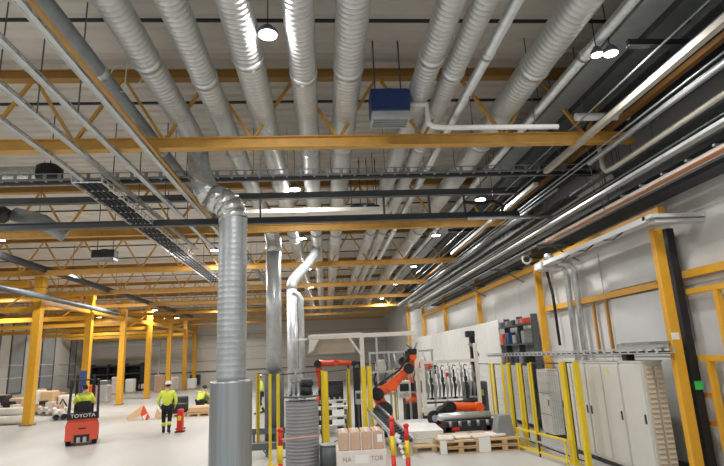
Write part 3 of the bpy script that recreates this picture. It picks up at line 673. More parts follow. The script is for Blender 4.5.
g2 = thing('gantry_frame', (3.85, 17, 0), 'cream gripper frame filled with hanging tools right of robot', 'frame', 'white machine frames')
for x in (3.0, 4.72): MB().box((x, 16.7, 1.45 if x > 4 else 1.35), (.11, .11, 2.3 if x > 4 else 1.7), ch=.01).build('upright', M['cream'], g2)
MB().box((3.85, 16.7, 2.08), (1.8, .10, .09)).build('top_beam', M['cream'], g2); MB().box((3.85, 16.7, .66), (1.9, .14, .13)).build('lower_beam', M['cream'], g2)
MB().box((3.85, 16.75, .86), (1.6, .12, .05)).build('tool_rail', M['dark'], g2)
for x in (3.0, 4.72): MB().box((x, 16.9, .3), (.09, .3, .6)).build('foot', M['dark'], g2)
for i in range(13):
    x = 3.12+i*.122; m = MB(); t = 1.95-.12*(i % 3)
    m.sweep([(x, 16.75, t), (x, 16.75, 1.45), (x+.03, 16.75, 1.35), (x, 16.75, 1.0)], [.03, .03, .055, .02], 8); m.box((x, 16.72, t-.3), (.09, .08, .14)); m.box((x, 16.72, .98), (.12, .08, .06)); m.sweep([(x-.05, 16.75, t), (x, 16.75, t+.14), (x+.08, 16.75, t+.1)], .015, 6)
    m.build('gripper_tool', [M['galvd'], M['dark'], M['alu']][i % 3], g2)
MB().box((3.75, 16.68, 1.68), (.08, .06, .12)).build('red_valve', M['red'], g2)
bf = thing('inner_frame', (2.4, 20, 0), 'aluminium frame with cross rails standing behind the orange robot', 'frame', 'white machine frames')
for x in (1.6, 2.3, 3.0, 3.9): MB().box((x, 19.6, 1.25), (.07, .07, 2.5)).build('upright', M['alu'], bf)
for z in (1.0, 1.75, 2.45): MB().box((2.75, 19.6, z), (2.4, .06, .07)).build('cross_rail', M['alu'], bf)
for i in range(6):
    x = 1.75+.36*i; MB().sweep([(x, 19.5, 2.4), (x+.1, 19.45, 1.9), (x-.05, 19.5, 1.5), (x+.05, 19.5, 1.05)], .03, 6).build('cable', M[['black', 'steel', 'galvd'][i % 3]], bf)
for i, (x, z, mm) in enumerate(((1.95, 1.25, 'dark'), (2.65, 1.3, 'cabinet'), (3.4, 1.2, 'steel'), (2.0, 2.0, 'cabinet'))): MB().box((x, 19.6, z), (.42, .2, .4), ch=.02).build('mounted_box', M[mm], bf)
# camera / drive arm on the right of frame
ar = thing('tool_changer', (4.75, 17.3, 0), 'black vertical tool column at right of the gripper frame', 'tool column')
MB().box((4.78, 17.2, 1.5), (.16, .16, 3.0)).build('shaft', M['black'], ar); MB().box((4.7, 17.1, 2.9), (.3, .16, .2), ch=.02).build('head', M['dark'], ar); MB().sweep([(4.62, 17.05, 2.6), (4.78, 17.05, 2.5), (4.9, 17.05, 2.2)], .05, 8).build('hose', M['galvd'], ar)

# machines : generic detailed cabinet/machine
def machine(name, x, y, w, d, h, lab, cat, body, z0=0, bits=3, group=None):
    r = thing(name, (x, y, z0), lab, cat, group)
    MB().box((x, y, z0+h/2), (w, d, h), ch=.02).build('body', body, r)
    MB().box((x, y-d/2-.01, z0+h*.62), (w*.72, .02, h*.42), ch=.005).build('front_panel', M['dark'], r)
    m = MB()
    for i in range(bits): m.box((x-w*.3+i*w*.6/max(1, bits-1), y-d/2-.02, z0+h*.2), (w*.12, .04, h*.12))
    m.build('controls', M['alu'], r)
    return r
machine('control_box', 5.0, 18.2, .75, .5, 1.35, 'dark grey machine box with green lit panel behind the frame', 'machine', M['steel'])
tag(MB().box((5.05, 17.93, 1.0), (.35, .03, .2)).build('display_screen', mat('green_display', (190,200,40), .4)), 'small yellow green display on the dark grey machine box', 'display')
machine('press_unit', .25, 18.9, .62, .4, .72, 'black boxy unit seen through the left cell fence', 'machine', M['black'], .85)
_a = machine('control_box', 2.55, 18.0, .42, .3, .55, 'white control box below the reaching robot arm', 'machine', M['white'], .95)
_b = machine('control_box', 1.0, 17.6, .18, .12, .42, 'small grey switch box on the dark post left of yellow posts', 'switch box', M['alu'], .85)
MB().box((2.55, 18.05, .475), (.08, .08, .95)).build('stand', M['steel'], _a); MB().box((1.0, 17.6, .425), (.05, .05, .85)).build('stand', M['steel'], _b)
tag(MB().box((.98, 17.75, 1.0), (.22, .1, 2.0)).build('dark_post', M['black']), 'black post left of the bright yellow twin posts', 'post')
for i, (z, w) in enumerate(((.82, 1.0), (.5, .95), (.2, 1.1), (.95, .9))):
    r = thing('conveyor', (.2, 17.6+i*.3, 0), ['white conveyor bed, middle tier, behind the cartons', 'white conveyor bed, lower tier, behind the cartons', 'white base plinth under the conveyors left of the robot', 'white top rail above the conveyors left of the robot'][i], 'conveyor', 'white conveyor beds')
    y = 17.3+i*.25
    MB().box((.22, y, z), (w, .22, .1), ch=.01).build('bed', M['white'], r); [MB().box((.22+q*w*.4, y, z/2-.025), (.06, .06, z-.05)).build('leg', M['steel'], r) for q in (-1, 1)]
    m = MB(); m.box((.4, y-.12, z-.02), (.2, .04, .06)); m.build('drive', M['black'], r)
# aluminium sloping chute
ch = thing('sloped_conveyor', (1.5, 15, 0), 'aluminium sloping conveyor between cartons and white sheets', 'conveyor')
for s in (0, .38): MB().bar((1.15+s, 16.3, .86), (1.62+s, 12.9, .38), .05, .10).build('side_rail', M['alu'], ch)
m = MB()
for i in range(16): t = (i+.5)/16; m.sweep([(1.17+.47*t, 16.3-3.4*t, .84-.48*t), (1.51+.47*t, 16.3-3.4*t, .84-.48*t)], .035, 8)
m.build('rollers', M['dark'], ch)
for x, y, h in ((1.2, 15.9, .75), (1.56, 15.9, .75), (1.58, 13.2, .36), (1.96, 13.2, .36)): MB().box((x, y, h/2), (.05, .05, h)).build('leg', M['alu'], ch)
tag(MB().sweep([(1.5, 13.4, .32), (1.74, 13.4, .32)], .13, 20).build('drive_wheel', M['black']), 'black drive wheel at the low end of the sloping conveyor', 'wheel')

# ------------------------------------------------------------------ pallets, sheets
def pallet(x, y, w, d, lab, z=0, rz=0, group='wooden pallets'):
    r = thing('wooden_pallet', (x, y, z), lab, 'pallet', group)
    m = MB(); n = 7
    for i in range(n): m.box((x, y-d/2+d*(i+.5)/n, z+.135), (w, d/n*.72, .022))
    m.build('deck', M['wood'], r)
    for i in range(3):
        for j in range(3): MB().box((x-w/2+.07+(w-.14)*i/2, y-d/2+.05+(d-.1)*j/2, z+.065), (.12, .1, .085)).build('block', M['wood'], r)
    for j in range(3): MB().box((x, y-d/2+.05+(d-.1)*j/2, z+.012), (w, .1, .022)).build('runner', M['wood'], r)
    MB().box((x, y-d/2+.05, z+.115), (w, .1, .02)).build('stringer', M['wood'], r)
    return r
pallet(3.15, 13.75, 1.0, 1.3, 'wooden pallet under the thin white packages, left one of front pair')
pallet(4.22, 13.75, 1.0, 1.3, 'wooden pallet below the grey wedge cover, right one of front pair')
pallet(3.15, 13.75, 1.0, 1.3, 'upper wooden pallet stacked on the left front pallet', .146)
pallet(4.22, 13.75, 1.0, 1.3, 'upper wooden pallet stacked on the right front pallet', .146)
pallet(2.1, 14.3, 1.1, 1.6, 'long low wooden pallet carrying the big white sheet stack')
sh = MB()
for i in range(6): sh.box((2.33+random.uniform(-.02, .02), 15.2, .17+i*.05), (1.36, 2.5, .045), rz=-.06, ch=.006)
tag(sh.build('sheet_stack', M['white']), 'low stack of broad white sheets in front of the robot', 'sheet stack')
for i in range(4):
    x = 2.85+i*.42
    m = MB(); m.box((x, 13.4+.1*(i % 2), .295+.035), (.38, .5, .07), rz=.1*(i-1.5), ch=.02)
    tag(m.build('wrapped_package', M['wrap']), ['leftmost', 'second', 'third', 'rightmost'][i]+' flat white wrapped package on the front pallets', 'package', 'white wrapped packages')
tag(MB().box((3.72, 13.08, .165), (.28, .02, .32)).build('paper_sheet', M['print']), 'white paper sheet hanging on the front pallet edge', 'paper')
tag(MB().box((2.72, 13.075, .16), (.16, .02, .3)).build('paper_sheet', M['print']), 'white paper sheet on the left corner of front pallets', 'paper')
lg = thing('machine_beam', (3.5, 14.7, .3), 'long pale grey round nosed beam lying above the front pallets', 'machine beam')
MB().sweep([(2.95, 14.7, .66), (3.0, 14.7, .66), (4.4, 14.7, .66)], [.05, .10, .10], 20).build('beam', M['alu'], lg)
MB().box((3.8, 14.75, .42), (1.4, .3, .28), ch=.02).build('drive_housing', M['dark'], lg)
for x in (3.2, 4.3): MB().box((x, 14.75, .2), (.12, .3, .4)).build('foot', M['black'], lg)
m = MB()
for i in range(5): m.sweep([(3.25+i*.25, 14.5, .42), (3.25+i*.25, 14.5, .56)], .045, 10)
m.build('motors', M['galvd'], lg)
MB().box((3.4, 14.56, .36), (.2, .06, .07)).build('red_block', M['red'], lg)
wc = thing('wedge_cover', (4.35, 13.5, .29), 'grey trapezoid sheet metal cover standing on the right front pallet', 'cover')
MB().prism([(4.10, .29), (4.58, .29), (4.50, .78), (4.22, .78)], 'y', 13.35, 13.75).build('shell', M['galvd'], wc)
rd = thing('round_coil', (3.1, 16.2, .3), 'black coil wheel left of the low orange robot', 'coil')
MB().sweep([(3.02, 15.4, .56), (3.02, 15.55, .56)], .2, 24).build('rim', M['black'], rd); MB().sweep([(3.02, 15.36, .56), (3.02, 15.4, .56)], .09, 16).build('hub', M['alu'], rd)

# ------------------------------------------------------------------ cartons on a pallet
pallet(.64, 11.25, 1.0, .9, 'wooden pallet beneath the wrapped carton stack in foreground')
tb = thing('white_crate', (.64, 11.25, .146), 'white wrapped lower carton block under four brown cartons', 'carton')
MB().box((.64, 11.25, .365), (.98, .86, .43), ch=.015).build('box', M['wrap'], tb)
def text(body, size, loc, rot, m_, name, parent, sx=1):
    cu = bpy.data.curves.new(name, 'FONT'); cu.body = body; cu.size = size; cu.extrude = .002; cu.align_x = 'CENTER'; cu.align_y = 'CENTER'
    t = bpy.data.objects.new(name+'_src', cu); col.objects.link(t); bpy.context.view_layer.update()
    me = bpy.data.meshes.new_from_object(t.evaluated_get(bpy.context.evaluated_depsgraph_get())); bpy.data.objects.remove(t)
    me.materials.clear(); me.materials.append(m_)
    o = bpy.data.objects.new(name, me); col.objects.link(o); o.rotation_euler = rot; o.scale = (sx, 1, 1)
    if parent: o.parent = parent; o.location = V(loc)-wloc(parent)
    else: o.location = loc
    return o
MB().box((.64, 10.813, .42), (.26, .004, .15)).build('shipping_label', M['print'], tb)
text('NA', .12, (.35, 10.817, .42), (PI/2, 0, 0), M['ink'], 'printed_text', tb, 1.0)
text('TOR', .12, (.93, 10.817, .42), (PI/2, 0, 0), M['ink'], 'printed_text', tb, 1.0)
for i in range(4):
    x = .30+.225*i
    r = thing('cardboard_carton', (x, 11.2, .58), ['leftmost', 'second', 'third', 'rightmost'][i]+' brown cardboard carton on the white wrapped block', 'carton', 'brown cartons on the white block')
    MB().box((x, 11.2, .745), (.205, .7, .33), ch=.012).build('box', M['card'], r)
    MB().box((x, 11.2, .913), (.06, .7, .004)).build('tape', M['wrap'], r)
    if i == 3: MB().box((x+.03, 10.846, .78), (.1, .004, .14)).build('shipping_label', M['print'], r)
    MB().box((x+.1125, 10.843, .745), (.022, .01, .33)).build('stretch_wrap', M['wrap'], r)
# delineator posts
def delin(x, y, h, lab, tilt=0):
    r = thing('delineator_post', (x, y, 0), lab, 'delineator post', 'red and yellow delineator posts')
    MB().sweep([(0+x, y, 0), (x, y, .05), (x, y, .07)], [.17, .15, .06], 18).build('rubber_base', M['rubber'], r)
    for k, (a, b, mm) in enumerate(((.06, .42, 'red'), (.42, .74, 'warn'), (.74, 1.0, 'red'))):
        m = MB(); m.sweep([(x+tilt*a, y, h*a), (x+tilt*b, y, h*b)], .045, 16); m.build(['lower_tube', 'reflective_band', 'upper_tube'][k], M[mm], r)
    m = MB(); m.sweep([(x+tilt, y, h), (x+tilt, y, h+.03), (x+tilt, y, h+.06)], [.06, .06, .03], 16); m.build('cap', M['red'], r)
    return r
delin(1.25, 10.8, 1.1, 'red and yellow delineator post just right of the cartons')
delin(1.53, 10.8, .97, 'shorter red and yellow delineator post, second right of the cartons')
delin(-.93, 10.9, 1.0, 'red and yellow delineator post left of the ribbed cylinder')
gd = thing('grey_drum', (.05, 11.7, 0), 'small grey metal drum between the ribbed cylinder and the cartons', 'drum'); MB().sweep([(.02, 11.9, 0), (.02, 11.9, .55)], .21, 24).build('barrel', M['steel'], gd); MB().sweep([(.02, 11.9, .55), (.02, 11.9, .57)], .22, 24).build('lid', M['drumm'], gd)
tp = MB()
tpts = [(-.9, 10.85, .86), (-.6, 11.4, .80), (-.2, 11.62, .78)]
tpm = mat('tape_pink', (232,170,168), .5)
for a, b in zip(tpts[:-1], tpts[1:]): tp.bar(a, b, .004, .03)
tag(tp.build('barrier_tape', tpm), 'red and white barrier tape strung past the ribbed cylinder', 'barrier tape')
tt = MB()
for i in range(5): tt.bar((1.3+.03*i, 10.7, .86-.1*i), (1.38+.02*i, 10.7, .80-.1*i), .06, .01, (0,1,0))
tag(tt.build('barrier_tape', M['print']), 'loose white tape end between the two right delineator posts', 'barrier tape')

# ------------------------------------------------------------------ people
def skin_mesh(name, verts, edges, radii, m_, parent, root=0, sub=1):
    me = bpy.data.meshes.new(name); off = wloc(parent)
    me.from_pydata([tuple(V(v)-off) for v in verts], edges, []); o = bpy.data.objects.new(name, me); col.objects.link(o)
    md = o.modifiers.new('s', 'SKIN')
    for i, sv in enumerate(me.skin_vertices[0].data):
        r = radii[i]; sv.radius = (r, r) if not hasattr(r, '__len__') else r; sv.use_root = (i == root)
    md.use_smooth_shade = True; sb = o.modifiers.new('u', 'SUBSURF'); sb.levels = sub; sb.render_levels = sub
    bpy.context.view_layer.update()
    m2 = bpy.data.meshes.new_from_object(o.evaluated_get(bpy.context.evaluated_depsgraph_get())); o.modifiers.clear(); o.data = m2
    m2.materials.clear(); m2.materials.append(m_)
    for p in m2.polygons: p.use_smooth = True
    o.parent = parent; return o
def chain(names, J, R, extra=()):
    idx = {n: i for i, n in enumerate(names)}
    return [J[n] for n in names], [(idx[a], idx[b]) for a, b in extra], [R[n] for n in names]
def person(origin, yaw, pose, lab, legs_='cloth', bands=True, helmet='white', top='hivis', band_m='hivis'):
    r = thing('person', origin, lab, 'person', 'people in high visibility clothing'); ox, oy, oz = origin; c, s = math.cos(yaw), math.sin(yaw)
    J = {k: V((ox+p[0]*c-p[1]*s, oy+p[0]*s+p[1]*c, oz+p[2])) for k, p in pose.items()}   # local: +y forward
    E = [('pel', 'spine'), ('spine', 'chest'), ('chest', 'neck'), ('neck', 'head')]
    for q in 'LR': E += [('pel', 'hip'+q), ('hip'+q, 'knee'+q), ('knee'+q, 'ank'+q), ('ank'+q, 'toe'+q), ('chest', 'sh'+q), ('sh'+q, 'el'+q), ('el'+q, 'wr'+q), ('wr'+q, 'pa'+q)]
    R = dict(pel=.125, spine=.12, chest=.145, neck=.052, head=.05)
    for q in 'LR': R.update({'hip'+q: .088, 'knee'+q: .055, 'ank'+q: .038, 'toe'+q: .036, 'sh'+q: .056, 'el'+q: .04, 'wr'+q: .027, 'pa'+q: .032})
    names = list(R); vs, es, rs = chain(names, J, R, E)
    ex = lambda a, b, t: J[a].lerp(J[b], t)
    # fingers and thumb grown from each palm, short bent chains
    for q in 'LR':
        d = (J['pa'+q]-J['wr'+q]).normalized(); sd = d.cross(V((c, s, 0))).normalized(); 
        if sd.length < .5: sd = V((c, s, 0))
        pi_ = names.index('pa'+q)
        for k, (o_, L) in enumerate(((-.027, .062), (-.009, .072), (.009, .068), (.027, .052))):
            a = J['pa'+q]+d*.022+sd*o_; b = a+d*L*.55; e = b+d*L*.35+V((-s, c, 0))*.02
            n0 = len(vs); vs += [a, b, e]; rs += [.009, .0085, .007]; es += [(pi_, n0), (n0, n0+1), (n0+1, n0+2)]
        n0 = len(vs); a = J['pa'+q]-d*.02-sd*.04; vs += [a, a+d*.03-sd*.015]; rs += [.011, .009]; es += [(pi_, n0), (n0, n0+1)]
    body = skin_mesh('body', vs, es, rs, M['skin'], r)
    # head: skull with nose, ears, eyes, mouth, joined to the body mesh
    H = J['head']; f = V((-s, c, 0)); f = V((pose['face'][0]*c-pose['face'][1]*s, pose['face'][0]*s+pose['face'][1]*c, pose['face'][2])).normalized() if 'face' in pose else f
    sdv = f.cross(V((0,0,1))).normalized(); upv = sdv.cross(f)
    hm = MB(); C = H+upv*.075
    rows = [(-.115, .035, .05), (-.09, .055, .07), (-.05, .068, .086), (0, .075, .095), (.05, .074, .095), (.09, .055, .07), (.112, .02, .03)]
    n = 14; vv = []
    for z, a, b in rows:
        for k in range(n): t = 2*PI*k/n; vv.append(C+upv*z+sdv*a*math.cos(t)+f*(b*math.sin(t)))
    hm.add(vv, [[i*n+k, i*n+(k+1)%n, (i+1)*n+(k+1)%n, (i+1)*n+k] for i in range(len(rows)-1) for k in range(n)]+[list(range(n))[::-1], [(len(rows)-1)*n+k for k in range(n)]], True)
    hm.sweep([C+f*.088+upv*.02, C+f*.108-upv*.02], [.010, .016], 8)
    for e_ in (-1, 1):
        hm.sweep([C+sdv*e_*.07-upv*.03, C+sdv*e_*.085, C+sdv*e_*.075+upv*.03], [.012, .018, .012], 8)
        hm.sweep([C+f*.084+sdv*e_*.03+upv*.012, C+f*.092+sdv*e_*.03+upv*.012], .010, 8, mi=1)
    hm.bar(C+f*.084-upv*.055-sdv*.022, C+f*.084-upv*.055+sdv*.022, .012, .01, mi=2)
    hd = hm.build('head', [M['skin'], M['black'], M['fork']], body)
    hr = MB(); hr.ball(tuple(C-f*.018+upv*.022), .1, 14, (.82, .98, 1.0)); hr.build('hair', M['hair'], r)
    if helmet:
        hl = MB(); K = C+upv*.045; rows = [(0, .135, .15), (.0, .112, .125), (.05, .108, .12), (.09, .085, .095), (.115, .04, .045)]; vv = []
        for z, a, b in rows:
            for k in range(18): t = 2*PI*k/18; vv.append(K+upv*z+sdv*a*math.cos(t)+f*(b*math.sin(t)))
        hl.add(vv, [[i*18+k, i*18+(k+1)%18, (i+1)*18+(k+1)%18, (i+1)*18+k] for i in range(4) for k in range(18)]+[[72+k for k in range(18)], list(range(18))[::-1]], True)
        hl.build('helmet', M[helmet], r)
    # jacket
    nm = ['spine', 'pel', 'chest', 'shL', 'elL', 'wL', 'shR', 'elR', 'wR', 'col']; J2 = dict(J); J2['wL'] = ex('elL', 'wrL', .9); J2['wR'] = ex('elR', 'wrR', .9); J2['col'] = ex('chest', 'neck', .55)
    RR = dict(spine=.165, pel=.155, chest=.17, shL=.085, elL=.066, wL=.05, shR=.085, elR=.066, wR=.05, col=.085)
    a, b, c_ = chain(nm, J2, RR, [('spine', 'pel'), ('spine', 'chest'), ('chest', 'shL'), ('shL', 'elL'), ('elL', 'wL'), ('chest', 'shR'), ('shR', 'elR'), ('elR', 'wR'), ('chest', 'col')])
    skin_mesh('jacket', a, b, c_, M[top], r)
    # trousers
    nm = ['pel', 'hipL', 'knL', 'anL', 'hipR', 'knR', 'anR']; J2 = dict(J)
    for q in 'LR': J2['kn'+q] = J['knee'+q]; J2['an'+q] = ex('knee'+q, 'ank'+q, .93)
    RR = dict(pel=.145, hipL=.112, hipR=.112, knL=.08, knR=.08, anL=.062, anR=.062)
    a, b, c_ = chain(nm, J2, RR, [('pel', 'hipL'), ('hipL', 'knL'), ('knL', 'anL'), ('pel', 'hipR'), ('hipR', 'knR'), ('knR', 'anR')])
    skin_mesh('trousers', a, b, c_, M[legs_], r)
    for q in 'LR':
        if bands: MB().sweep([ex('knee'+q, 'ank'+q, .32), ex('knee'+q, 'ank'+q, .62)], [.082, .078], 14).build('reflective_band', M[band_m], r)
        m = MB(); A = J['ank'+q]; T = J['toe'+q]; d = (T-A); d.z = 0; d.normalize()
        m.sweep([A+V((0,0,.06)), A-V((0,0,.02))], [.055, .058], 12); m.sweep([A-d*.06+V((0,0,-.03)), A+d*.05+V((0,0,-.035)), T+d*.04+V((0,0,-.015))], [.05, .055, .04], 12); m.build('boot', M['black'], r)
    return r
stand = dict(pel=(0, 0, .93), spine=(0, .01, 1.12), chest=(0, .02, 1.33), neck=(0, .03, 1.50), head=(0, .05, 1.56),
  hipL=(-.10, 0, .88), kneeL=(-.12, .10, .49), ankL=(-.11, .12, .09), toeL=(-.13, .26, .045),
  hipR=(.10, 0, .88), kneeR=(.10, .02, .48), ankR=(.10, -.16, .12), toeR=(.11, -.04, .05),
  shL=(-.20, .0, 1.40), elL=(-.31, -.02, 1.13), wrL=(-.27, .14, .93), paL=(-.25, .19, .86),
  shR=(.20, .0, 1.40), elR=(.31, -.05, 1.13), wrR=(.27, .06, .93), paR=(.25, .11, .86))
person((-5.75, 20.2, 0), .15, stand, 'person walking away in yellow hi-vis jacket, black trousers and white helmet')
bend = dict(pel=(0, 0, .55), spine=(0, .06, .72), chest=(0, .20, .90), neck=(0, .30, 1.02), head=(0, .36, 1.07), face=(0, 1, -.4),
  hipL=(-.10, 0, .52), kneeL=(-.16, .36, .50), ankL=(-.14, .26, .10), toeL=(-.15, .40, .05),
  hipR=(.10, 0, .52), kneeR=(.16, .36, .52), ankR=(.14, .20, .10), toeR=(.15, .34, .05),
  shL=(-.20, .22, .94), elL=(-.26, .42, .76), wrL=(-.16, .60, .70), paL=(-.13, .67, .68),
  shR=(.20, .22, .94), elR=(.26, .42, .76), wrR=(.16, .60, .70), paR=(.13, .67, .68))
person((-6.3, 27.6, 0), -.4, bend, 'person crouching by the pallet pile in a yellow hi-vis jacket', helmet='black')
st2 = dict(stand); person((-3.05, 25.4, 0), 1.8, st2, 'person in hi-vis standing between the foreground riser and the fence', legs_='cloth', helmet='white')
# ------------------------------------------------------------------ forklift with driver (seen from behind)
FX, FY = -7.93, 18.5
fk = thing('forklift', (FX, FY, 0), 'red counterweight forklift seen from behind on the left', 'forklift')
cw = MB(); cw.prism([(FX-.46, .16), (FX+.46, .16), (FX+.48, .62), (FX+.44, .72), (FX-.44, .72), (FX-.48, .62)], 'y', FY-.35, FY+.15)
cw.prism([(FX-.44, .72), (FX+.44, .72), (FX+.42, .80), (FX-.42, .80)], 'y', FY-.25, FY+.3); cw.build('counterweight', M['fork'], fk)
MB().box((FX, FY+.55, .45), (.9, 1.0, .5), ch=.04).build('chassis', M['fork'], fk)
MB().box((FX, FY-.355, .22), (.44, .02, .22), ch=.02).build('rear_opening', M['black'], fk)
for s in (-1, 1): MB().box((FX+s*.09, FY-.37, .18), (.10, .03, .16), ch=.01).build('rear_light', M['alu'], fk)
MB().box((FX, FY-.36, .52), (.2, .02, .035)).build('tow_slot', M['black'], fk)
MB().box((FX, FY-.27, .90), (.86, .06, .2), ch=.01).build('text_panel', M['black'], fk)
text('TOYOTA', .15, (FX, FY-.305, .90), (PI/2, 0, 0), M['print'], 'lettering', fk, 1.15)
for s in (-1, 1):
    m = MB(); m.bar((FX+s*.43, FY-.25, .78), (FX+s*.40, FY-.05, 1.98), .06, .07); m.build('guard_post', M['black'], fk)
    m = MB(); m.bar((FX+s*.42, FY+1.0, .7), (FX+s*.40, FY+.85, 1.98), .05, .06); m.build('guard_post', M['black'], fk)
    w = MB(); w.sweep([(FX+s*.30, FY-.05, .2), (FX+s*.44, FY-.05, .2)], .2, 20); w.build('rear_wheel', M['rubber'], fk)
    w = MB(); w.sweep([(FX+s*.32, FY+.95, .25), (FX+s*.5, FY+.95, .25)], .25, 20); w.build('front_wheel', M['rubber'], fk)
    m = MB(); m.box((FX+s*.26, FY+1.35, 1.1), (.09, .12, 2.1)); m.build('mast_rail', M['black'], fk)
m = MB()
for i in range(7): m.box((FX, FY-.05+i*.15, 1.99), (.8, .04, .03))
m.box((FX-.4, FY+.4, 1.99), (.05, .95, .05)); m.box((FX+.4, FY+.4, 1.99), (.05, .95, .05)); m.build('overhead_guard', M['black'], fk)
m = MB(); m.box((FX, FY+.35, .85), (.5, .5, .12), ch=.03); m.box((FX, FY+.12, 1.08), (.46, .1, .5), ch=.04); m.build('seat', M['black'], fk)
MB().sweep([(FX, FY+.95, .8), (FX, FY+.85, 1.1)], .03, 8).build('steering_column', M['dark'], fk)
MB().bar((FX-.08, FY+1.35, 1.5), (FX-.08, FY+1.35, 2.3), .2, .1).build('lift_cylinder', M['bluecloth'], fk)
for s in (-1, 1): MB().box((FX+s*.2, FY+1.95, .1), (.1, 1.1, .04)).build('fork', M['dark'], fk)
sit = dict(pel=(0, 0, .10), spine=(0, -.02, .30), chest=(0, .0, .50), neck=(0, .02, .66), head=(0, .04, .71),
  hipL=(-.10, .04, .08), kneeL=(-.16, .44, .10), ankL=(-.16, .48, -.26), toeL=(-.16, .60, -.30),
  hipR=(.10, .04, .08), kneeR=(.16, .44, .10), ankR=(.16, .48, -.26), toeR=(.16, .60, -.30),
  shL=(-.19, .0, .56), elL=(-.30, .12, .33), wrL=(-.14, .40, .30), paL=(-.10, .47, .30),
  shR=(.19, .0, .56), elR=(.31, .10, .34), wrR=(.16, .38, .30), paR=(.12, .45, .30))
person((FX, FY+.32, .95), 0, sit, 'person driving the red forklift in a yellow hi-vis jacket', bands=False, helmet=None)

fk.rotation_euler = (0, 0, .40)
for o_ in col.objects:
    if o_.get('label', '').startswith('person driving'): o_.rotation_euler = (0, 0, .40); o_.location = (FX-.32*math.sin(.4), FY+.32*math.cos(.4), .95)
# ------------------------------------------------------------------ left hall clutter
delc = 'red and white traffic barriers'
for i, (x, y, h) in enumerate(((-5.30, 20.3, .78), (-5.52, 21.2, .72))):
    r = thing('barrier_cone', (x, y, 0), ['nearer red barrier block with yellow mark right of the walking person', 'farther red barrier block just behind the walking person'][i], 'barrier', delc)
    MB().box((x, y, h/2), (.2, .22, h), ch=.03).build('block', M['red'], r); MB().box((x, y-.115, h*.62), (.12, .01, .16)).build('reflector', M['warn'] if i == 0 else M['print'], r); MB().box((x, y, .02), (.3, .3, .04)).build('foot', M['rubber'], r)
gp = 'wooden pallets on the far floor'
for i, (x, y) in enumerate(((-7.1, 26.5), (-5.9, 26.3), (-6.0, 28.4), (-4.9, 27.0), (-7.6, 29.0))):
    pallet(x, y, 1.1, 1.1, ['far pallet leftmost behind the walking person', 'far pallet in the middle of the crouching person scene', 'far pallet behind the crouching person', 'far pallet partly hidden by the foreground riser', 'far pallet deepest behind the walking person'][i], group=gp)
for i, (x, y, w, d, h, mm, nm, lab) in enumerate((
  (-5.9, 26.3, 1.0, .9, .28, 'wood', 'timber_box', 'flat timber box in front of the crouching person'),
  (-7.1, 26.5, .9, .8, .42, 'black', 'black_bundle', 'black wrapped bundle on the far left pallet'),
  (-6.0, 28.4, .9, .8, .7, 'galvd', 'grey_sack', 'grey wrapped load on pallet behind the crouching person'),
  (-4.9, 27.0, .8, .8, .35, 'wrap', 'wrapped_load', 'white wrapped load on the pallet beside the riser'),
  (-7.6, 29.0, .8, .8, .6, 'dark', 'dark_load', 'dark load on the deepest far pallet'))):
    r = thing(nm, (x, y, .147), lab, 'load', 'loads on the far pallets'); MB().box((x, y, .148+h/2), (w, d, h), rz=.05*i, ch=.05).build('body', M[mm], r)
    MB().box((x, y, .148+h*.5), (w+.02, .04, h*.9+.02), rz=.05*i).build('strap', M['dark'] if mm != 'dark' else M['wrap'], r)
# orange/cream object at (145-155, 400-420): leaning boards
for i, (x, mm) in enumerate(((-8.7, 'wood'), (-8.35, 'fork'), (-8.0, 'wrap'), (-7.75, 'wood'))):
    m = MB(); m.bar((x-.25+.5*(i % 2), 25.4, .03), (x+.35-.5*(i % 2), 25.8,   .5 if i < 2 else .35), .3, .05, (0,1,0))
    tag(m.build('leaning_board', M[mm]), ['leftmost pale timber', 'orange painted', 'white wrapped', 'rightmost pale timber'][i]+' board leaning in the heap left of the walking person', 'board', 'leaning boards')
# shelving against the far wall left
sr = thing('pallet_rack', (-20.0, 55.6, 0), 'dark shelving rack at the far wall between yellow columns', 'rack')
for x in (-23.2, -21.6, -20.0, -18.4): MB().box((x, 55.6, 1.35), (.12, .9, 2.7)).build('upright', M['dark'], sr)
for z in (.1, .9, 1.7, 2.5): MB().box((-20.8, 55.6, z), (5.0, .9, .12)).build('shelf', M['dark'], sr)
MB().box((-20.8, 56.0, 1.3), (5.0, .06, 2.6)).build('back_panel', M['black'], sr)
ccol = ['white', 'black', 'wrap', 'card', 'dark', 'galvd']
for i in range(9):
    x = -22.9+.55*i+(.15 if i > 2 else 0); mm = ccol[i % 6]
    if min(abs(x-q) for q in (-21.6, -20.0)) < .3: x += .33
    o = MB().box((x, 55.45, .16+.28), (.42, .5, .55 if i % 2 else .45), ch=.03).build('stored_box', M[mm])
    tag(o, '%s box on the bottom shelf of far rack, number %s from left' % (mm if mm in ('white', 'black', 'dark') else {'wrap': 'wrapped', 'card': 'brown', 'galvd': 'grey'}[mm], ['one', 'two', 'three', 'four', 'five', 'six', 'seven', 'eight', 'nine'][i]), 'box', 'boxes on the far rack')
for i in range(8):
    x = -12.6-.9*i+(.0 if i < 1 else -.45) if i < 4 else -17.8-.75*(i-4); y = 52.0-(i % 3)*1.2
    mm = ['white', 'wrap', 'card', 'galvd'][i % 4]; h = .9+.25*(i % 3)
    r = thing('pallet_load', (x, y, 0), 'palletised %s load before the far wall, %s from the right' % ({'white': 'white', 'wrap': 'wrapped', 'card': 'brown', 'galvd': 'grey'}[mm], ['first', 'second', 'third', 'fourth', 'fifth', 'sixth', 'seventh', 'eighth'][i]), 'load', 'loads before the far wall')
    MB().box((x, y, .14+h/2), (.7, .8, h), ch=.05).build('goods', M[mm], r); MB().box((x, y, .07), (.72, .82, .13)).build('pallet_base', M['wood'], r)
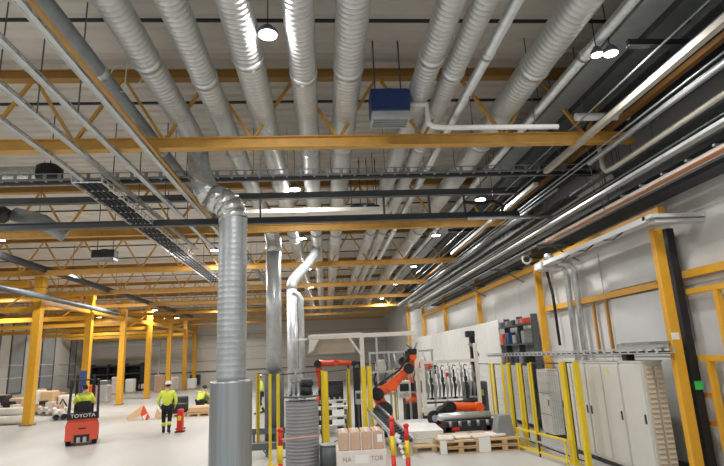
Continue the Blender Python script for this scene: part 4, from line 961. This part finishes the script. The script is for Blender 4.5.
# pipes on floor at left
for i in range(6):
    x = -12.95+.30*i; y = 27.3+i*.15; n = 18
    m = MB(); m.sweep([(x, y, .16), (x-1.3, y+2.6, .16)], .14, n, False); m.sweep([(x, y-.002, .16), (x-1.3, y+2.6, .16)], .11, n, False)
    o = m.build('duct_section', M['galv'])
    tag(o, ['leftmost', 'second', 'third', 'fourth', 'fifth', 'rightmost'][i]+' short grey duct section lying in the row by the nearest left column', 'duct section', 'duct sections on the floor')
    MB().sweep([(x-.05, y+.1, .16), (x-.065, y+.13, .16)], .135, n).build('inner_shade_disc', M['black'], o)  # black disc stands in for the shade inside the open tube
for i, (z, y) in enumerate(((.2, 26.6), (.2, 27.15), (.55, 26.9))):
    tag(MB().sweep([(-19.5, y, z), (-15.0, y, z), (-14.0, y, z)], .19, 18).build('long_tube', M['cream']), ['front', 'rear', 'top'][i]+' long cream tube lying at the left edge of floor', 'tube', 'long cream tubes')
for i in range(16):
    x = -14.6-.62*i; y = 30.2+.35*(i % 4)+.12*i; mm = ['wrap', 'galv', 'wood', 'dark', 'cream', 'galvd'][i % 6]
    nm_ = ['white wrapped', 'bright silver', 'timber', 'dark', 'cream', 'dull grey'][i % 6]
    r = thing('material_bundle', (x, y, 0), '%s material bundle behind the cream tubes, %s from the right' % (nm_, (NTH2+['fifteenth', 'sixteenth'])[i]), 'bundle', 'material bundles on the left floor')
    for q in range(3): MB().sweep([(x-.2+.2*q, y, .22+.1*(q % 2)), (x-.25+.2*q, y+1.4, .24+.1*(q % 2))], .10+.02*(i % 3), 10).build('roll', M[mm], r)
    for q in (.3, 1.1): MB().box((x-.02, y+q, .05), (.6, .1, .09)).build('batten', M['wood'], r)
    MB().box((x, y+.7, .42+.1*(i % 3)), (.4, .5, .2+.1*(i % 2)), rz=.2*i).build('parcel', M[['card', 'wrap', 'black'][i % 3]], r)
heap = ['wrap', 'card', 'galv', 'wood', 'dark', 'fork', 'white', 'black']
hn = ['wrapped', 'cardboard', 'silver', 'timber', 'dark', 'red', 'white', 'black']
for i in range(22):
    row = i//11; j = i % 11; x = -15.4-.86*j+random.uniform(-.1, .1); y = 33.5+row*5+random.uniform(-.4, .4); k = (i*3+row) % 8; h = random.uniform(.5, 1.3); w = random.uniform(.6, .85)
    r = thing('stored_crate', (x, y, 0), '%s crate in the %s row by the left wall, %s from the right' % (hn[k], ['front', 'back'][row], ['first', 'second', 'third', 'fourth', 'fifth', 'sixth', 'seventh', 'eighth', 'ninth', 'tenth', 'eleventh'][j]), 'crate', 'crates along the left wall')
    MB().box((x, y, h/2+.05), (w, .7, h), rz=random.uniform(-.15, .15), ch=.04).build('body', M[heap[k]], r)
    MB().box((x, y, .03), (w, .74, .06)).build('batten', M['wood'], r); MB().box((x, y, h+.06), (w*.8, .5, .03)).build('lid', M['wood'], r)
    if i % 3 == 0:
        m = MB(); m.sweep([(x-.2, y-.4, .3), (x, y-.45, .7), (x+.25, y-.42, .3)], .05, 8); m.build('hose_loop', M['dark'], r)

# ------------------------------------------------------------------ lamps (high bays)
lampobj = None
def lamp(x, y, z, lab, r=.16, power=170, rod=True):
    root = thing('high_bay_lamp', (x, y, z), lab, 'ceiling lamp', 'round ceiling lamps')
    MB().sweep([(x, y, z), (x, y, z+.05), (x, y, z+.10), (x, y, z+.12)], [r, r*1.02, r*.6, r*.5], 24).build('housing', M['steel'], root)
    MB().sweep([(x, y, z-.012), (x, y, z-.002)], [r*.93, r*.93], 24).build('lens', M['lamp'], root)
    MB().sweep([(x, y, z+.12), (x, y, 7.78)], .008, 5).build('cord', M['black'], root)
    ld = bpy.data.lights.new('lamp_light', 'AREA'); ld.shape = 'DISK'; ld.size = r*2; ld.energy = power; ld.color = (1, .975, .945); ld.spread = PI
    lo = bpy.data.objects.new('lamp_light', ld); col.objects.link(lo); lo.parent = root; lo.location = (0, 0, -.03)
    return root
L = [(-.66, 6.3, 6.62, 'bright ceiling lamp between the third and fourth big ducts', .13, 1),
 (3.99, 6.45, 6.40, 'left lamp of the bright twin at upper right', .08, .3), (4.20, 6.45, 6.42, 'right lamp of the bright twin at upper right', .10, .35),
 (-.68, 12.9, 6.6, 'ceiling lamp seen just under the crossing cable ladder', .15, 1), (-.74, 18.6, 6.6, 'ceiling lamp beyond the second truss between central ducts', .15, 1), (-.75, 25.3, 6.6, 'ceiling lamp beyond the third truss between central ducts', .15, 1),
 (-.75, 32, 6.6, 'fifth ceiling lamp in the central line', .15, 1), (-.75, 38.3, 6.6, 'sixth ceiling lamp in the central line', .15, 1), (-.75, 44.6, 6.6, 'farthest ceiling lamp in the central line', .15, .7),
 (4.25, 13.2, 6.3, 'ceiling lamp at right near the crossing hose', .14, .8), (4.2, 18.7, 6.6, 'ceiling lamp at right beyond the second truss', .16, .8), (4.5, 25.6, 6.6, 'ceiling lamp at right beyond the third truss', .15, .8), (4.4, 32, 6.6, 'ceiling lamp at right beyond the fourth truss', .15, .8), (4.4, 40, 6.6, 'farthest ceiling lamp at right', .15, .8),
 (-4.2, 20.2, 6.6, 'ceiling lamp right above the far end of the cable ladder', .15, 1.2), (-5.6, 24.6, 6.6, 'ceiling lamp left of the thick riser beyond third truss', .15, 1.2),
 (-10.6, 17.5, 6.6, 'ceiling lamp at left edge under the second truss', .2, 1.6), (-11.1, 23.75, 6.6, 'left hall lamp just right of the nearest left column head', .2, 1.6), (-11.9, 31.6, 6.6, 'left hall lamp right of the second left column', .2, 1.6), (-15.9, 32.4, 6.6, 'left hall lamp between the first two left columns', .2, 1.6),
 (-13.0, 41.4, 6.5, 'left hall lamp in the far middle', .2, 1.6), (-18.8, 45.5, 6.5, 'left hall lamp near the far left wall', .2, 1.0), (-13.5, 49.3, 6.5, 'left hall lamp near the far wall', .2, 1.0), (-9, 52, 6.5, 'far wall lamp left of the thick riser', .2, 1.0), (-18.3, 30, 6.5, 'left hall lamp at far left edge', .2, 1.6), (-21.5, 50, 6.5, 'left hall lamp in the far left corner', .2, 1.0), (-7.5, 40, 6.5, 'lamp of the middle bay behind the thick riser', .2, 1.0),
 (-7.0, 31, 6.5, 'middle bay lamp left of the thick riser', .16, 1.4),
 # lamps behind and beside the viewpoint that light the near part of the hall
 (-10.6, 11.2, 6.6, 'lamp over the near left hall outside the picture', .2, 2.6), (-7.0, 4.2, 6.4, 'lamp at near left outside the picture', .2, 2.6), (-1.4, 1.2, 5.9, 'lamp above the viewpoint outside the picture', .2, 1.2), (3.0, 1.2, 5.9, 'lamp above right of the viewpoint outside the picture', .2, .6)]
PW = 165
for x, y, z, lab, r, p in L: lamp(x, y, z, lab, r, PW*p)

for o_ in list(col.objects):
    lb_ = o_.get('label', '')
    for key, pts in (('white pipe stepping down', [(2.6, 8.1, 6.05), (3.7, 8.1, 6.05)]), ('short fat white pipe', [(4.75, 8.4, 6.37)]), ('short slanting grey branch', [(-7.3, 13.6, 6.1)]), ('dark slanting branch', [(-9.2, 13.4, 6.8)]),
        ('black looped hose', [(4.25, 12.2, 5.95)]), ('cream flat rectangular', [(-1.6, 13.4, 6.1), (1.4, 13.4, 6.1)]), ('long silver round pipe', [(-12.8, 17, 5.66), (-12.85, 29, 5.64)]), ('long dark round pipe', [(-11.1, 17, 6.3), (-11.2, 29, 6.3)]),
        ('straight silver pipe crossing', [(4.0, 12.3, 5.55), (5.6, 12.3, 5.55)]), ('black cable bending', [(6.15, 14.4, 4.75)]), ('white ring', [(6.05, 15.0, 5.05)])):
        if lb_.startswith(key):
            for p_ in pts: hang(o_, p_[0], p_[2], [p_[1]])
# ------------------------------------------------------------------ world, camera
w = bpy.data.worlds.new('World'); bpy.context.scene.world = w; w.use_nodes = True
w.node_tree.nodes['Background'].inputs[0].default_value = (.86, .93, 1, 1); w.node_tree.nodes['Background'].inputs[1].default_value = .45
cam = bpy.data.cameras.new('Camera'); co = bpy.data.objects.new('Camera', cam); col.objects.link(co)
cam.sensor_width = 36; cam.lens = 36*523/724; cam.clip_start = .05; cam.clip_end = 200
Yc = V((-36, -125, -523)).normalized(); Xc = V((1, .028, 0)); Xc.z = (Xc.x*Yc.x+Xc.y*Yc.y)/-Yc.z; Xc.normalize(); Zc = Xc.cross(Yc)
co.matrix_world = Matrix.Translation((0, 0, 2.35)) @ Matrix((Xc, Yc, Zc)).to_4x4()
sc = bpy.context.scene; sc.camera = co
sc.view_settings.view_transform = 'Standard'; sc.view_settings.look = 'None'; sc.view_settings.exposure = 0; sc.view_settings.gamma = 1; sc.view_settings.use_curve_mapping = False
sc.cycles.use_denoising = True
sc.cycles.max_bounces = 7; sc.cycles.diffuse_bounces = 5; sc.cycles.glossy_bounces = 3
sc.cycles.sample_clamp_indirect = 4
